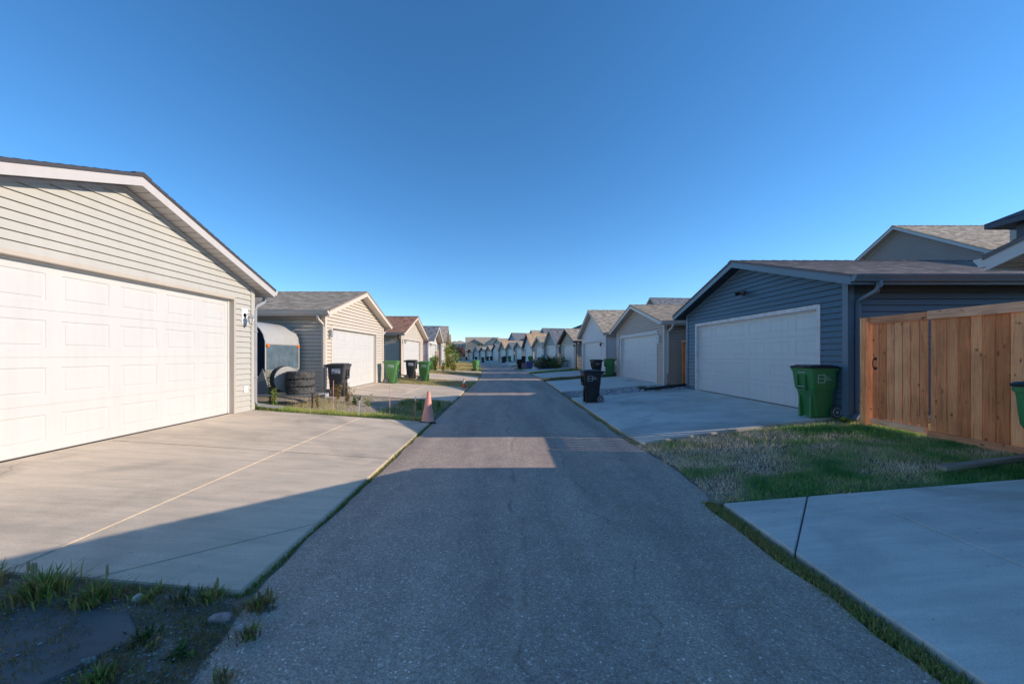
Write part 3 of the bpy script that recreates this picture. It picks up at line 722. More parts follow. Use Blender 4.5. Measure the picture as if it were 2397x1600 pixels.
fl.box(0.12, 0.18, -0.13, -0.06, 2.76, 2.81); flo = fl.build("flood_light", DARK, R1, smooth=True)
bl = MB(); bl.lathe([(0.0, 0.03), (0.03, 0.02), (0.035, 0.0), (0.0, -0.02)], 10, M=Matrix.Translation((0.262, -0.185, 2.84))); bl.build("bulb", FR, flo)
loc, rz = place(1, 18.3, 6.13, 0.30)
R2 = empty("garage", loc, rz, "taupe garage with tan shingle roof, second full garage on the right beside a cedar fence", "garage", "garages along the lane")
gable_shell(R2, 6.4, 6.6, 2.54, 0.30, 0.34, 0.42, S_TAUPE, F_WARMG, F_WARMG, SOF_W, SH_TAN, door=(-2.45, 2.35, 2.13), cols=6, frame_mat=WP("frame_cream", (0.6, 0.57, 0.54)), frame_w=0.14, step=True)
downspout(R2, F_WARMG, 3.2, 0.12, 2.54 - 0.3 * 0.42 + 0.06, 1, 3.62, foot=0.32)
for xx in (2.72, -2.82):
    lb = MB(); lb.box(xx - 0.06, xx + 0.06, -0.09, -0.01, 1.72, 2.08); lb.build("wall_lamp", T_WHITE, R2, bevel=0.01)
loc, rz = place(1, 26.8, 6.13, 0.28)
R3 = empty("garage", loc, rz, "pale lilac-grey garage with a steep tan roof, third full garage on the right", "garage", "garages along the lane")
gable_shell(R3, 6.5, 6.6, 2.67, 0.50, 0.34, 0.38, S_LILAC, F_WARMG, F_WARMG, SOF_W, SH_TAN, door=(-2.75, 2.1, 2.13), cols=6, frame_mat=F_WARMG)
lr = lantern(R3, 2.55, 2.0, DARK, paint("red_glass", (0.45, 0.03, 0.04), 0.2))

row = [  # s, W, apex, siding, fascia, roof, label
 (34.9, 6.2, 3.70, S_KHAKI, T_BROWN, SH_TAN, "khaki garage with brown eaves between the steep pale and sage garages"),
 (42.5, 6.2, 4.15, S_SAGE, T_WHITE, SH_SLATE, "sage grey garage with white rakes and slate roof behind the weedy junk pile"),
 (49.7, 6.0, 3.60, S_KHAKI, F_WARMG, SH_TAN, "low khaki garage with light tan roof just before the orange roofed one"),
 (57.0, 6.2, 4.45, S_LILAC, T_BROWN, SH_ORANGE, "tall garage with dark eaves and orange-tan roof, midway down the right row"),
 (64.2, 6.0, 3.52, S_SAGE, F_WARMG, SH_TAN, "small sage garage with pink-tan roof right beyond the orange roofed one"),
 (71.2, 6.0, 3.58, S_BROWN, T_WHITE, SH_SLATE, "small brown gabled garage with white rake boards and slate roof, mid distance"),
 (78.0, 6.2, 4.22, S_GREY, F_WARMG, SH_ORANGE, "tall grey gabled garage with rosy tan roof, far down the right row"),
 (84.8, 6.0, 3.82, S_LILAC, T_BROWN, SH_SLATE, "pale far garage with black eaves, sixth from the far end of the row"),
 (91.4, 6.0, 3.68, S_BROWN, F_WARMG, SH_TAUPE, "far brown gabled garage, fifth from the far end"),
 (98.0, 6.0, 3.52, S_KHAKI, T_BROWN, SH_TAUPE, "far khaki gabled garage, fourth from the far end"),
 (104.6, 6.2, 4.05, S_STEEL, T_WHITE, SH_SLATE, "far pale blue garage, next to last of the row"),
 (111.2, 6.0, 3.4, S_BROWN, T_BROWN, SH_TAUPE, "last low brown garage at the far end of the row"),
]
for i, (s, Wd, apx, sd, fc, rf, lab) in enumerate(row):
    loc, rz = place(1, s, 6.13, 0.30)
    r_ = empty("garage", loc, rz, lab, "garage", "garages along the lane")
    wh = 2.38; pit = (apx - 0.2 - wh) / (Wd / 2)
    gable_shell(r_, Wd, 6.4, wh, pit, 0.36, 0.36, sd, fc, fc, SOF_W if fc is not T_BROWN else T_BROWN, rf, door=(-2.3, 2.3, 2.13), cols=6, near=(s < 45), frame_mat=T_WHITE if i % 2 else F_WARMG, ex=0.118 if s < 60 else 0.236)
    if s < 70:
        downspout(r_, T_WHITE if i % 2 else F_WARMG, Wd / 2, 0.05, wh - pit * 0.36 + 0.06, 1, Wd / 2 + 0.36, foot=0.02)
        lb = MB(); lb.lathe([(0.0, 0.09), (0.06, 0.06), (0.08, 0.0), (0.06, -0.06), (0.0, -0.09)], 10, M=Matrix.Translation((2.65, -0.12, 2.02))); lb.box(2.62, 2.68, -0.1, -0.01, 2.0, 2.05); lb.build("wall_lamp", DARK if i % 2 == 0 else T_WHITE, r_)
for (s0, s1) in ((15.4, 21.3), (24.0, 29.4)) + tuple((r[0] - 2.6, r[0] + 2.6) for r in row): drive(1, s0, s1, CONC_C, 0.30, 6.2)

# ------------------------------------------------------------------ houses behind
def hip_roof(root, x0, x1, y0, y1, ze, rise, mat, ov=0.4, name="roof"):
    m = MB(); x0 -= ov; x1 += ov; y0 -= ov; y1 += ov; w = min(x1 - x0, y1 - y0) / 2
    if x1 - x0 > y1 - y0: a_, b_ = (x0 + w, (y0 + y1) / 2, ze + rise), (x1 - w, (y0 + y1) / 2, ze + rise)
    else: a_, b_ = ((x0 + x1) / 2, y0 + w, ze + rise), ((x0 + x1) / 2, y1 - w, ze + rise)
    c = [(x0, y0, ze), (x1, y0, ze), (x1, y1, ze), (x0, y1, ze)]
    L = math.hypot(w, rise)
    def f(p, q, r, s=None):
        d = (Vector(q) - Vector(p)).length
        if s: m.quad(p, q, r, s, [(0, 0), (d, 0), (d * 0.7, L), (d * 0.3, L)])
        else:
            m.add([p, q, r], [(0, 1, 2)]); m.uv[len(m.f) - 1] = [(0, 0), (d, 0), (d / 2, L)]
    if x1 - x0 > y1 - y0: f(c[0], c[1], b_, a_); f(c[2], c[3], a_, b_); f(c[1], c[2], b_); f(c[3], c[0], a_)
    else: f(c[1], c[2], b_, a_); f(c[3], c[0], a_, b_); f(c[0], c[1], a_); f(c[2], c[3], b_)
    z = [(0, 0)] * 4
    m.quad(c[0], c[1], c[2], c[3], z)
    r = m.build(name, mat, root)
    return r, c
def window(root, x, z, w, h, y=0.0, fm=None, face='-y', panes=2):
    f = MB(); t = 0.07
    for a0, a1, b0, b1 in ((-w / 2 - t, w / 2 + t, -h / 2 - t, -h / 2), (-w / 2 - t, w / 2 + t, h / 2, h / 2 + t), (-w / 2 - t, -w / 2, -h / 2, h / 2), (w / 2, w / 2 + t, -h / 2, h / 2)):
        f.box(x + a0, x + a1, y - 0.05, y - 0.001, z + b0, z + b1)
    for k in range(1, panes): xx = x - w / 2 + w * k / panes; f.box(xx - 0.02, xx + 0.02, y - 0.04, y - 0.012, z - h / 2, z + h / 2)
    f.box(x - w / 2, x + w / 2, y - 0.039, y - 0.0125, z - 0.02, z + 0.02)
    fo = f.build("window", fm or T_WHITE, root)
    g_ = MB(); g_.quad((x - w / 2, y - 0.01, z - h / 2), (x + w / 2, y - 0.01, z - h / 2), (x + w / 2, y - 0.01, z + h / 2), (x - w / 2, y - 0.01, z + h / 2)); g_.build("pane", GLASS, fo)
def gable_house(s_or_loc, rz, lab, Wd, D, wh, pitch, sid, fasc, roofm, wins=()):
    r_ = empty("house", s_or_loc, rz, lab, "house", "two-storey houses beyond the garages")
    gable_shell(r_, Wd, D, wh, pitch, 0.35, 0.35, sid, fasc, fasc, SOF_W, roofm, door=None, near=False, ex=0.13 if Wd < 8.5 else 0.26)
    for w in wins: window(r_, *w)
    return r_
def at(u, s): p = P(u, s); return (p.x, p.y, bs(s) + 0.3), R(-90) + heading(s)
# A: grey gable house behind the blue garage
gable_house((20.0, 19.0, 0.3), R(-90), "grey gabled house with pale blue rake boards rising behind the blue garage", 6.9, 9, 5.55, 0.60, S_GREY, WP("fascia_ice_blue", (0.36, 0.42, 0.47)), SH_TAN, [(-1.5, 4.2, 1.2, 1.3), (1.6, 4.2, 1.2, 1.3), (0, 1.5, 1.8, 2.0)])
# B: dark hip-roofed house, top right
hb = empty("house", (18.7, 10.6, 0.3), R(-90), "dark navy house with charcoal hip roof at the top right edge", "house", "two-storey houses beyond the garages")
m = MB(); m.box(-3.1, 3.1, 0.0, 9, 0, 6.0); m.build("wall", S_NAVY, hb)
m = MB(); m.box(-3.62, 3.62, -0.52, 9.5, 5.99, 6.17); m.build("fascia", S_NAVY, hb)
hip_roof(hb, -3.2, 3.2, -0.1, 9.1, 6.18, 1.9, SH_DARK, 0.44)
m = MB(); m.box(-3.95, -3.101, 0.9, 1.7, 0, 6.5); m.box(-4.0, -3.05, 0.85, 1.75, 6.501, 6.6); m.build("chimney", WP("stone_grey", (0.42, 0.40, 0.36)), hb)
window(hb, -1.2, 4.3, 1.2, 1.3); window(hb, 1.4, 4.3, 1.2, 1.3)
l, rz = at(19.3, 44.4); gable_house(l, rz, "house with plain grey roof above the tan garage roof, dark gable triangle", 6.0, 10, 5.9, 0.72, S_GREY, F_WARMG, SH_SLATE, [(0, 4.4, 1.4, 1.3)])
def hip_house(u, s, Wd, D, wh, rise, sid, rf, lab, dz=0.0, rz_add=0.0, wins=()):
    p = P(u, s); r_ = empty("house", (p.x, p.y, bs(s) + 0.3), R(-90) + heading(s) + rz_add, lab, "house", "two-storey houses beyond the garages")
    m = MB(); m.box(-Wd / 2, Wd / 2, 0, D, 0, wh); m.build("wall", sid, r_)
    m = MB(); m.box(-Wd / 2 - 0.39, Wd / 2 + 0.39, -0.39, D + 0.39, wh - 0.01, wh + 0.15); m.build("fascia", T_WHITE, r_)
    hip_roof(r_, -Wd / 2, Wd / 2, 0, D, wh + 0.155, rise, rf)
    for w in wins: window(r_, *w)
    return r_
hip_house(17.5, 72, 10, 10, 5.2, 2.5, S_STEEL, SH_DARK, "house with dark peaked hip roof above the khaki garage", wins=[(0, 4, 1.4, 1.3)])
l, rz = at(17.5, 84); gable_house(l, rz, "nearer of two small grey gables seen above the sage garage", 5.5, 8, 5.5, 0.7, S_STEEL, T_WHITE, SH_SLATE, [(0, 4.3, 1.2, 1.2)])
l, rz = at(17.5, 91.5); gable_house(l, rz, "farther of two small gables above the low khaki garage", 5.5, 8, 5.6, 0.7, S_BROWN, F_WARMG, SH_TAUPE, [(0, 4.3, 1.2, 1.2)])
l, rz = at(17.5, 106); gable_house(l, rz, "pale blue gable with white rakes above the small brown garage", 6.5, 8, 5.7, 0.68, S_STEEL, T_WHITE, SH_SLATE, [(0, 4.3, 1.2, 1.2)])
hip_house(21.0, 101, 9, 11, 5.9, 2.6, S_SAGE, SH_DARK, "dark hip roofed house left of the orange-tan garage roof")
l, rz = at(17.0, 117); gable_house(l, rz, "house with tan roof over the farthest garages", 8.5, 8, 5.0, 0.45, S_KHAKI, T_WHITE, SH_TAN)
# across the end of the lane, facing back along it
def end_loc(x, y): return (x, y, bs(125) + 0.3)
ew = empty("house", end_loc(-17.6, 142.0), R(8), "white hip roofed house with a row of windows, end of lane", "house", "houses across the end of the lane")
m = MB(); m.box(-2.9, 2.9, 0, 9, 0, 5.8); m.build("wall", T_WHITE, ew)
m = MB(); m.box(-3.35, 3.35, -0.45, 9.4, 5.8, 6.0); m.build("fascia", T_WHITE, ew)
hip_roof(ew, -2.9, 2.9, 0, 9, 6.005, 1.2, SH_TAUPE, 0.44)
for xx in (-1.6, -0.3, 1.0, 2.2):
    window(ew, xx, 4.9, 0.85, 1.2); 
for xx in (-1.4, 1.4): window(ew, xx, 1.6, 1.1, 1.3)
eb = empty("house", end_loc(-11.9, 138.0), R(6), "taupe gabled house with white trim and two small windows at the end of the lane", "house", "houses across the end of the lane")
gable_shell(eb, 6.0, 9, 5.8, 0.5, 0.3, 0.3, WP("siding_mushroom", (0.36, 0.30, 0.25)), T_WHITE, T_WHITE, SOF_W, SH_DARK, near=False, ex=0.26)
window(eb, -1.5, 4.8, 1.0, 1.1); window(eb, 1.5, 4.8, 1.0, 1.1)
ec = empty("house", end_loc(-4.8, 139.0), R(-18), "cream gabled house with navy roof slope at the end of the lane", "house", "houses across the end of the lane")
gable_shell(ec, 6.6, 9, 5.8, 0.62, 0.3, 0.3, S_CREAM, T_WHITE, T_WHITE, SOF_W, SH_DARK, near=False, ex=0.26)
window(ec, 0, 4.2, 1.2, 1.2)
ed = empty("house", end_loc(-3.5, 154.0), R(96), "broad house with a long tan ridge behind the taupe gabled one", "house", "houses across the end of the lane")
gable_shell(ed, 8.5, 13, 5.6, 0.72, 0.3, 0.3, S_STEEL, T_WHITE, T_WHITE, SOF_W, SH_TAUPE, near=False, ex=0.26)
ee = empty("house", end_loc(-21.5, 156.0), R(8), "brown hip roofed house at the left behind the trees", "house", "houses across the end of the lane")
m = MB(); m.box(-4, 4, 0, 9, 0, 6.0); m.build("wall", S_BROWN, ee); hip_roof(ee, -4, 4, 0, 9, 6.01, 1.6, SH_TAUPE, 0.4)

# ------------------------------------------------------------------ fences
def rnd(): return (random.random(), random.random(), random.random())
fz = 0.30
fence = empty("fence", (6.46, 4.28, fz), 0, "new cedar privacy fence with gate between the blue garage and the right edge", "fence")
def boards(mb, y0, y1, z0, z1, gap, x=0.0, w=0.137, th=0.016):
    y = y0
    while y < y1 - 0.03:
        e = min(y + w, y1); mb.box(x - th / 2 + random.uniform(-.002, .002), x + th / 2, y, e - gap, z0, z1, col=rnd()); y += w
m = MB(); boards(m, -0.18, 1.40, 0.06, 1.86, 0.002); m.build("boards", CEDAR, fence, bevel=0.0065)
m = MB(); m.box(-0.045, -0.0095, -0.18, 1.42, 1.79, 1.92, col=rnd()); m.build("top_rail", CEDAR_H, fence, bevel=0.004)
m = MB(); m.box(-0.045, -0.0095, -0.18, 1.42, -0.06, 0.10, col=rnd()); m.build("bottom_rail", CEDAR_H, fence, bevel=0.004)
m = MB(); m.box(0.0095, 0.10, 1.33, 1.42, -0.1, 1.88, col=rnd()); m.build("post", CEDAR, fence, bevel=0.004)
m = MB(); m.box(-0.10, 0.04, 2.345, 2.445, -0.1, 1.91, col=rnd()); m.build("post", CEDAR, fence, bevel=0.004)
gm_ = MB(); boards(gm_, 1.445, 2.325, 0.08, 1.84, 0.019, w=0.127); gate = gm_.build("gate", CEDAR, fence, bevel=0.003)
m = MB(); m.box(-0.04, -0.0095, 1.44, 2.32, 1.79, 1.912, col=rnd()); m.build("top_rail", CEDAR_H, gate, bevel=0.004)
m = MB(); m.box(-0.04, -0.0095, 1.44, 2.32, 0.045, 0.145, col=rnd()); m.build("bottom_rail", CEDAR_H, gate, bevel=0.004)
m = MB(); m.tube([(-0.01, 2.25, 1.18), (-0.05, 2.25, 1.17), (-0.06, 2.25, 1.10), (-0.05, 2.25, 1.03), (-0.01, 2.25, 1.02)], 0.009, 6); m.box(-0.016, -0.0085, 2.225, 2.275, 1.16, 1.21); m.box(-0.016, -0.0085, 2.225, 2.275, 0.99, 1.04); m.build("handle", DARK, gate)
# short fence between blue and taupe garage
f2 = empty("fence", (7.05, 13.3, 0.3), 0, "pale weathered fence panel with an orange post in the gap by the blue garage", "fence")
m = MB(); boards(m, 0.08, 1.45, 0.05, 1.68, 0.008); m.build("boards", PALEW, f2)
m = MB(); m.box(-0.06, 0.06, 1.46, 1.58, -0.05, 1.72, col=rnd()); m.build("post", CEDAR, f2)
m = MB(); m.box(-0.09, 0.03, 0.02, 1.58, 1.725, 1.80, col=rnd()); m.build("top_rail", CEDAR_H, f2)
def gap_fence(side, s, wd, lab, u=7.2, mat=CEDAR):
    p = P(side * u, s); r_ = empty("fence", (p.x, p.y, bs(s) + 0.3), heading(s), lab, "fence", "wooden fence panels between the garages")
    m = MB(); boards(m, -wd / 2, wd / 2, 0.03, 1.7, 0.006); m.build("boards", mat, r_)
    m = MB(); m.box(-0.05, -0.0095, -wd / 2, wd / 2, 1.58, 1.70, col=rnd()); m.build("top_rail", CEDAR_H, r_)
gap_fence(1, 22.5, 1.7, "orange fence panel glowing in the gap behind the green cart", 7.6)
gap_fence(1, 38.7, 1.3, "red-brown fence panel in the gap by the sage garage", 6.6)
gap_fence(1, 30.8, 1.5, "dark brown fence panel beside the steep pale garage", 8.2)
gap_fence(-1, 35.4, 2.2, "orange fence panel beyond the white sided garage, behind sunflowers", 6.2)
gap_fence(-1, 27.6, 2.2, "brown fence panel between the red-brown and slate roofed garages", 8.0)

# ------------------------------------------------------------------ wheeled carts
def rrect(w, d0, d1, z, r=0.06, n=4):
    """rounded rectangle ring, x half w, y from -d0 to d1"""
    pts = []
    for (cxx, cyy, a0) in ((w - r, d1 - r, 0), (-w + r, d1 - r, 90), (-w + r, -d0 + r, 180), (w - r, -d0 + r, 270)):
        for k in range(n + 1):
            a_ = R(a0 + 90 * k / n); pts.append((cxx + r * math.cos(a_), cyy + r * math.sin(a_), z))
    return pts
def loft(mb, rings, cap0=True, cap1=True):
    n_ = len(rings[0]); vs = [p for r_ in rings for p in r_]; fs = []
    for i in range(len(rings) - 1):
        for k in range(n_): fs.append((i * n_ + k, i * n_ + (k + 1) % n_, (i + 1) * n_ + (k + 1) % n_, (i + 1) * n_ + k))
    if cap0: fs.append(tuple(range(n_))[::-1])
    if cap1: fs.append(tuple(range((len(rings) - 1) * n_, len(rings) * n_)))
    mb.add(vs, fs)
def make_cart(body, lid, loc, rz, lab, logo=True, sticker=False, serial="1R024763", small=False):
    root = empty("wheeled_cart", loc, rz, lab, "wheelie bin", "wheeled waste carts")
    m = MB(); K = 1.05
    loft(m, [rrect(.165, .10, .235, 0.02), rrect(.17, .11, .245, 0.05), rrect(.205, .185, .265, 0.52), rrect(.21, .20, .268, 0.535), rrect(.228, .215, .275, 0.58),
             rrect(.245, .255, .285, 0.90), rrect(.258, .27, .30, 0.905), rrect(.262, .275, .305, 0.955)])
    m.box(-.095, -.075, -.275, -.20, .55, .83); m.box(.075, .095, -.275, -.20, .55, .83); m.box(-.095, .095, -.262, -.19, .53, .555)
    m.box(-.14, -.10, -.19, -.10, 0.0, .42); m.box(.10, .14, -.19, -.10, 0.0, .42)
    b = m.build("body", body, root, smooth=True, bevel=0.005)
    m = MB()
    if small:
        loft(m, [rrect(.268, .283, .33, .956), rrect(.268, .283, .33, .98), rrect(.17, .18, .2, 1.01)])
    else:
        loft(m, [rrect(.268, .285, .315, .956), rrect(.272, .29, .32, .98), rrect(.25, .265, .30, 1.0), rrect(.13, .15, .22, 1.02)])
        m.box(-.19, -.15, -.21, .22, 1.0, 1.02); m.box(.15, .19, -.21, .22, 1.0, 1.02); m.box(-.10, .10, -.312, -.28, .965, .99)
    m.build("lid", lid, root, smooth=True)
    m = MB(); m.tube([(-.19, .30, .89), (-.19, .385, .955), (.19, .385, .955), (.19, .30, .89)], 0.015, 8); m.box(-.215, -.165, .29, .40, .925, .98); m.box(.165, .215, .29, .40, .925, .98); m.build("handle", body, root)
    if not small:
        m = MB(); m.tube([(-.075, -.262, .60), (.075, -.262, .60)], 0.011, 8); m.build("catch_bar", METG, root)
    for sg in (-1, 1):
        w_ = MB(); w_.lathe([(0.03, -.025), (.095, -.025), (.115, -.018), (.12, 0), (.115, .018), (.095, .025), (.03, .025)], 20, M=Matrix.Translation((sg * .225, .25, .12)), axis='x')
        wo_ = w_.build("wheel", RUBBER, root, smooth=True)
        hb_ = MB(); hb_.lathe([(0.0, sg * .029), (.03, sg * .029), (.032, sg * .024), (.072, sg * .024), (.078, sg * .0295), (.088, sg * .0295), (.09, sg * .024)], 16, M=Matrix.Translation((sg * .225, .25, .12)), axis='x', caps=False); hb_.build("rim", METG if not small else GREYP, wo_, smooth=True)
    ax = MB(); ax.tube([(-.22, .25, .12), (.22, .25, .12)], .012, 6); ax.build("axle", DARK, root)
    if logo:
        for sg in (-1, 1):
            tl = math.atan(0.023 / 0.30)
            Ms = Matrix.Translation((sg * .2385, 0.0, .76)) @ Matrix.Rotation(R(90 * sg), 4, 'Z') @ Matrix.Rotation(R(90) + tl * .7, 4, 'X')
            lg = MB(); t = 0.007; a_ = .075
            for q in ((-a_, a_, a_ - t, a_), (-a_, a_, -a_, -a_ + t), (-a_, -a_ + t, -a_ + t, a_ - t), (a_ - t, a_, -a_ + t, a_ - t)):
                off = -0.07
                lg.box(q[0] + off, q[1] + off, q[2], q[3], 0.001, 0.003, M=Ms)
            lo = lg.build("logo", WHITE, root)
            text_mesh("Edmonton", .030, Ms @ Matrix.Translation((-.07, 0, .003)), "lettering", WHITE, lo, 'CENTER')
            for k, tt in enumerate(("Waste", "Collection", "edmonton.ca")):
                text_mesh(tt, .026, Ms @ Matrix.Translation((.02, .035 - k * .03, .003)), "lettering", WHITE, lo)
        Mf = Matrix.Translation((0, -.2545, .875)) @ Matrix.Rotation(R(90) + 0.13, 4, 'X')
        text_mesh(serial, .040, Mf @ Matrix.Translation((0, 0, .008)), "serial_number", WHITE, root, 'CENTER')
    if sticker:
        for sg in (-1, 1):
            Ms = Matrix.Translation((sg * .2395, 0.0, .78)) @ Matrix.Rotation(R(90 * sg), 4, 'Z') @ Matrix.Rotation(R(90) + 0.053, 4, 'X')
            st_ = MB(); st_.box(-.14, .12, -.075, .075, 0.001, 0.003, M=Ms); so = st_.build("sticker", WHITE if body is not GREENL else paint("sticker_green", (.45, .62, .45)), root)
            if not small:
                text_mesh("EPCOR", .062, Ms @ Matrix.Translation((-.07, .035, .0045)), "lettering", INK, so)
                bb = MB(); bb.box(-.12, -.02, -.06, -.035, .0032, .005, M=Ms); bb.box(-.12, -.06, -.02, .0, .0032, .005, M=Ms); bb.box(.0, .06, -.065, -.045, .0032, .005, M=Ms); bb.build("print", INK, so)
    return root
def gz(x, y, top=0.30): 
    # height of the driveway surface near the straight part
    return hh(x - cx(y), y, top) + 0.024
make_cart(GREENP, BLACKP, (6.03, 7.34, gz(6.03, 7.5, .34)), R(-84), "green cart with black lid by the corner of the blue garage")
make_cart(BLACKP, BLACKP, (2.64, 11.75, gz(2.64, 11.75, .34)), R(-86), "lone black cart at the lane edge, white square logo on its side")
make_cart(GREENP, BLACKP, (5.40, 3.60, gz(5.40, 3.60, .34)), R(-72), "green cart cut off by the right edge, in front of the cedar fence", serial="1R024517")
gc = make_cart(GREYP, GREYP, (-5.22, 11.72, gz(-5.22, 11.72, .28)), R(90), "charcoal cart with white printed sticker at the corner of the second left garage", logo=False, sticker=True)
make_cart(GREENL, GREENL, (-5.15, 16.95, gz(-5.15, 16.95, .28)), R(92), "light green cart by the far corner of the second left garage", logo=False, sticker=True)
make_cart(GREYP, GREYP, (-5.05, 20.0, gz(-5.05, 20.0, .28)), R(94), "charcoal cart behind the downspout of the red-brown roofed garage", logo=False, sticker=True)
make_cart(GREENL, GREENL, (-4.15, 19.1, gz(-4.15, 19.1, .28)), R(90), "light green cart right of the charcoal one on the dry grass", logo=False, sticker=True)
def far_cart(x, y, body, lid, rz, lab): 
    return make_cart(body, lid, (x, y, gz(x, y)), rz, lab, logo=False, small=True)
make_cart(BLACKP, BLACKP, (5.25, 21.9, gz(5.25, 21.9)), R(-70), "black cart behind the lone black cart, left of a green one", logo=True)
far_cart(6.05, 22.0, GREENP, GREENP, R(-90), "dark green cart tucked against the corner of the taupe garage")
far_cart(-5.8, 30.0, GREENL, GREENP, R(95), "green cart half hidden by weeds before the white sided garage")
far_cart(-2.7, 33.3, GREENL, GREENP, R(150), "green cart standing on the left verge edge, half way down the lane")
far_cart(-7.0, 53.2, GREENP, GREENL, R(100), "faded green cart beside the covered heap on the left verge")
far_cart(1.35, 39.0, BLACKP, BLACKP, R(-80), "black cart on the lane edge before the junk pile")
far_cart(2.45, 53.5, BLACKP, BLACKP, R(-80), "black cart behind and above the one on the lane edge")
far_cart(3.2, 50.0, GREENP, GREENP, R(-80), "green cart before the low khaki garage")
far_cart(.55, 66.0, GREENP, GREENP, R(-80), "green cart at the small sage garage in the distance")
far_cart(-.5, 60.0, BLACKP, BLACKP, R(-80), "black cart at the lane edge in the distance, left of the small brown garage")
far_cart(-.35, 69.5, BLACKP, BLACKP, R(-75), "black cart up against the small brown garage")
far_cart(-4.4, 70.0, BLACKP, BLACKP, R(-90), "black cart out on the lane in the far distance")
far_cart(-4.3, 86.0, BLACKP, BLACKP, R(-70), "tilted looking black cart before a far garage door")
far_cart(-3.6, 88.0, BLACKP, BLACKP, R(-70), "black cart right of the tilted looking one, far away")
far_cart(-8.4, 104.0, BLACKP, BLACKP, R(-70), "black cart before the far pale blue garage")
far_cart(-9.6, 110.0, BLACKP, BLACKP, R(-70), "farthest but one black cart, beside the last garage")
far_cart(-12.2, 114.5, BLACKP, BLACKP, R(-70), "farthest black cart, left of the last garage")

# ------------------------------------------------------------------ vegetation helpers
def blades(name, patch, n_, hmin, hmax, cols, lab, w=0.006, dens=None, lean=0.5, seedv=1, cat="grass", tone=None):
    rg = random.Random(seedv); m = MB()
    vs = []; fs = []; cl = []
    cnt = 0; tries = 0
    while cnt < n_ and tries < n_ * 6:
        tries += 1
        q = patch(rg)
        if q is None: continue
        x, y, z = q
        d = MN.noise(Vector((x * 1.3, y * 1.3, 5.0))) * 0.5 + 0.5
        if dens and rg.random() > dens(x, y, d): continue
        h = rg.uniform(hmin, hmax) * (0.55 + d * 0.8); a_ = rg.uniform(0, 2 * PI); dx, dy = math.cos(a_), math.sin(a_)
        l = rg.uniform(0.1, lean) * h; b_ = rg.uniform(0, 2 * PI); lx, ly = math.cos(b_) * l, math.sin(b_) * l
        ww = w * rg.uniform(0.6, 1.3); o = len(vs)
        vs += [(x - dx * ww, y - dy * ww, z), (x + dx * ww, y + dy * ww, z), (x + dx * ww * .7 + lx * .4, y + dy * ww * .7 + ly * .4, z + h * .6), (x - dx * ww * .7 + lx * .4, y - dy * ww * .7 + ly * .4, z + h * .6), (x + lx, y + ly, z + h)]
        k = (tone(x, y, d) + rg.uniform(-.16, .16)) if tone else (d * 0.8 + rg.uniform(-.25, .45)); k = max(0, min(.999, k)) * (len(cols) - 1); i0 = int(k); f = k - i0
        c = tuple(cols[i0][j] * (1 - f) + cols[i0 + 1][j] * f for j in range(3)); v = rg.uniform(.75, 1.2); c = tuple(t * v for t in c)
        fs += [(o, o + 1, o + 2, o + 3), (o + 3, o + 2, o + 4)]; cl += [c] * 4 + [c] * 3
        cnt += 1
    me = bpy.data.meshes.new(name); me.from_pydata(vs, [], fs)
    at_ = me.color_attributes.new("col", 'FLOAT_COLOR', 'CORNER')
    flat = []
    for c in cl: flat += [c[0], c[1], c[2], 1.0]
    at_.data.foreach_set("color", flat)
    me.materials.append(LEAF); o = bpy.data.objects.new(name, me); C.objects.link(o)
    return tag(o, lab, cat, kind='stuff')
GREEN = [(0.46, 0.38, 0.19), (0.28, 0.33, 0.10), (0.14, 0.28, 0.07), (0.10, 0.23, 0.055)]
DRY = [(0.72, 0.58, 0.34), (0.62, 0.49, 0.26), (0.46, 0.42, 0.18), (0.26, 0.31, 0.10)]
LUSH = [(0.58, 0.58, 0.18), (0.38, 0.52, 0.12), (0.22, 0.40, 0.09)]
def rect(x0, x1, y0, y1, top=0.30):
    def f(rg):
        x, y = rg.uniform(x0, x1), rg.uniform(y0, y1); return (x, y, hh(x - cx(y), y, top) - 0.03)
    return f
def vtone(x, y):
    """0 = straw, 1 = deep green"""
    a_ = MN.noise(Vector((x * 0.9, y * 1.3, 21.0))) * 0.75 + MN.noise(Vector((x * 2.6, y * 3.0, 7.0))) * 0.45
    t = 0.38 + a_ + 0.45 * max(0, (4.75 - y)) + 0.10 * (x - 4.0) - 0.25 * (1 if 2.2 < x < 3.6 and y > 5 else 0)
    return max(0.02, min(0.98, t))
def vergeR(rg):
    x, y = rg.uniform(2.15, 6.6), rg.uniform(3.9, 7.25)
    if y > 6.45 + (x - 2.36) * 0.195: return None
    e = 2.2 + 0.12 * math.sin(max(0, (y - 3.9)) / 2.6 * PI) + 0.10 * MN.noise(Vector((y * 4, 1, 1)))
    if x < e: return None
    return (x, y, hh(x - LC, y) - 0.03)
m = MB(); n_ = 24
gv = []
for i in range(n_ + 1):
    for j in range(n_ + 1):
        y = 3.88 + (7.35 - 3.88) * i / n_; x = 2.1 + (6.42 - 2.1) * j / n_; gv.append((x, y, hh(x - LC, y) - 0.012 + 0.015 * MN.noise(Vector((x * 2, y * 2, 0)))))
m.add(gv, [(i * (n_ + 1) + j, i * (n_ + 1) + j + 1, (i + 1) * (n_ + 1) + j + 1, (i + 1) * (n_ + 1) + j) for i in range(n_) for j in range(n_)])
tag(m.build("soil", SOIL), kind='structure')
blades("grass", vergeR, 46000, 0.02, 0.095, [(0.85, 0.70, 0.50), (0.72, 0.61, 0.36), (0.38, 0.47, 0.18), (0.18, 0.37, 0.11), (0.10, 0.27, 0.07)],
       "patchy green and straw coloured grass between the two right driveways", w=0.005,
       dens=lambda x, y, d: min(1.0, 0.30 + 1.1 * max(0, vtone(x, y) - 0.3)), seedv=3, tone=lambda x, y, d: vtone(x, y), lean=0.9)
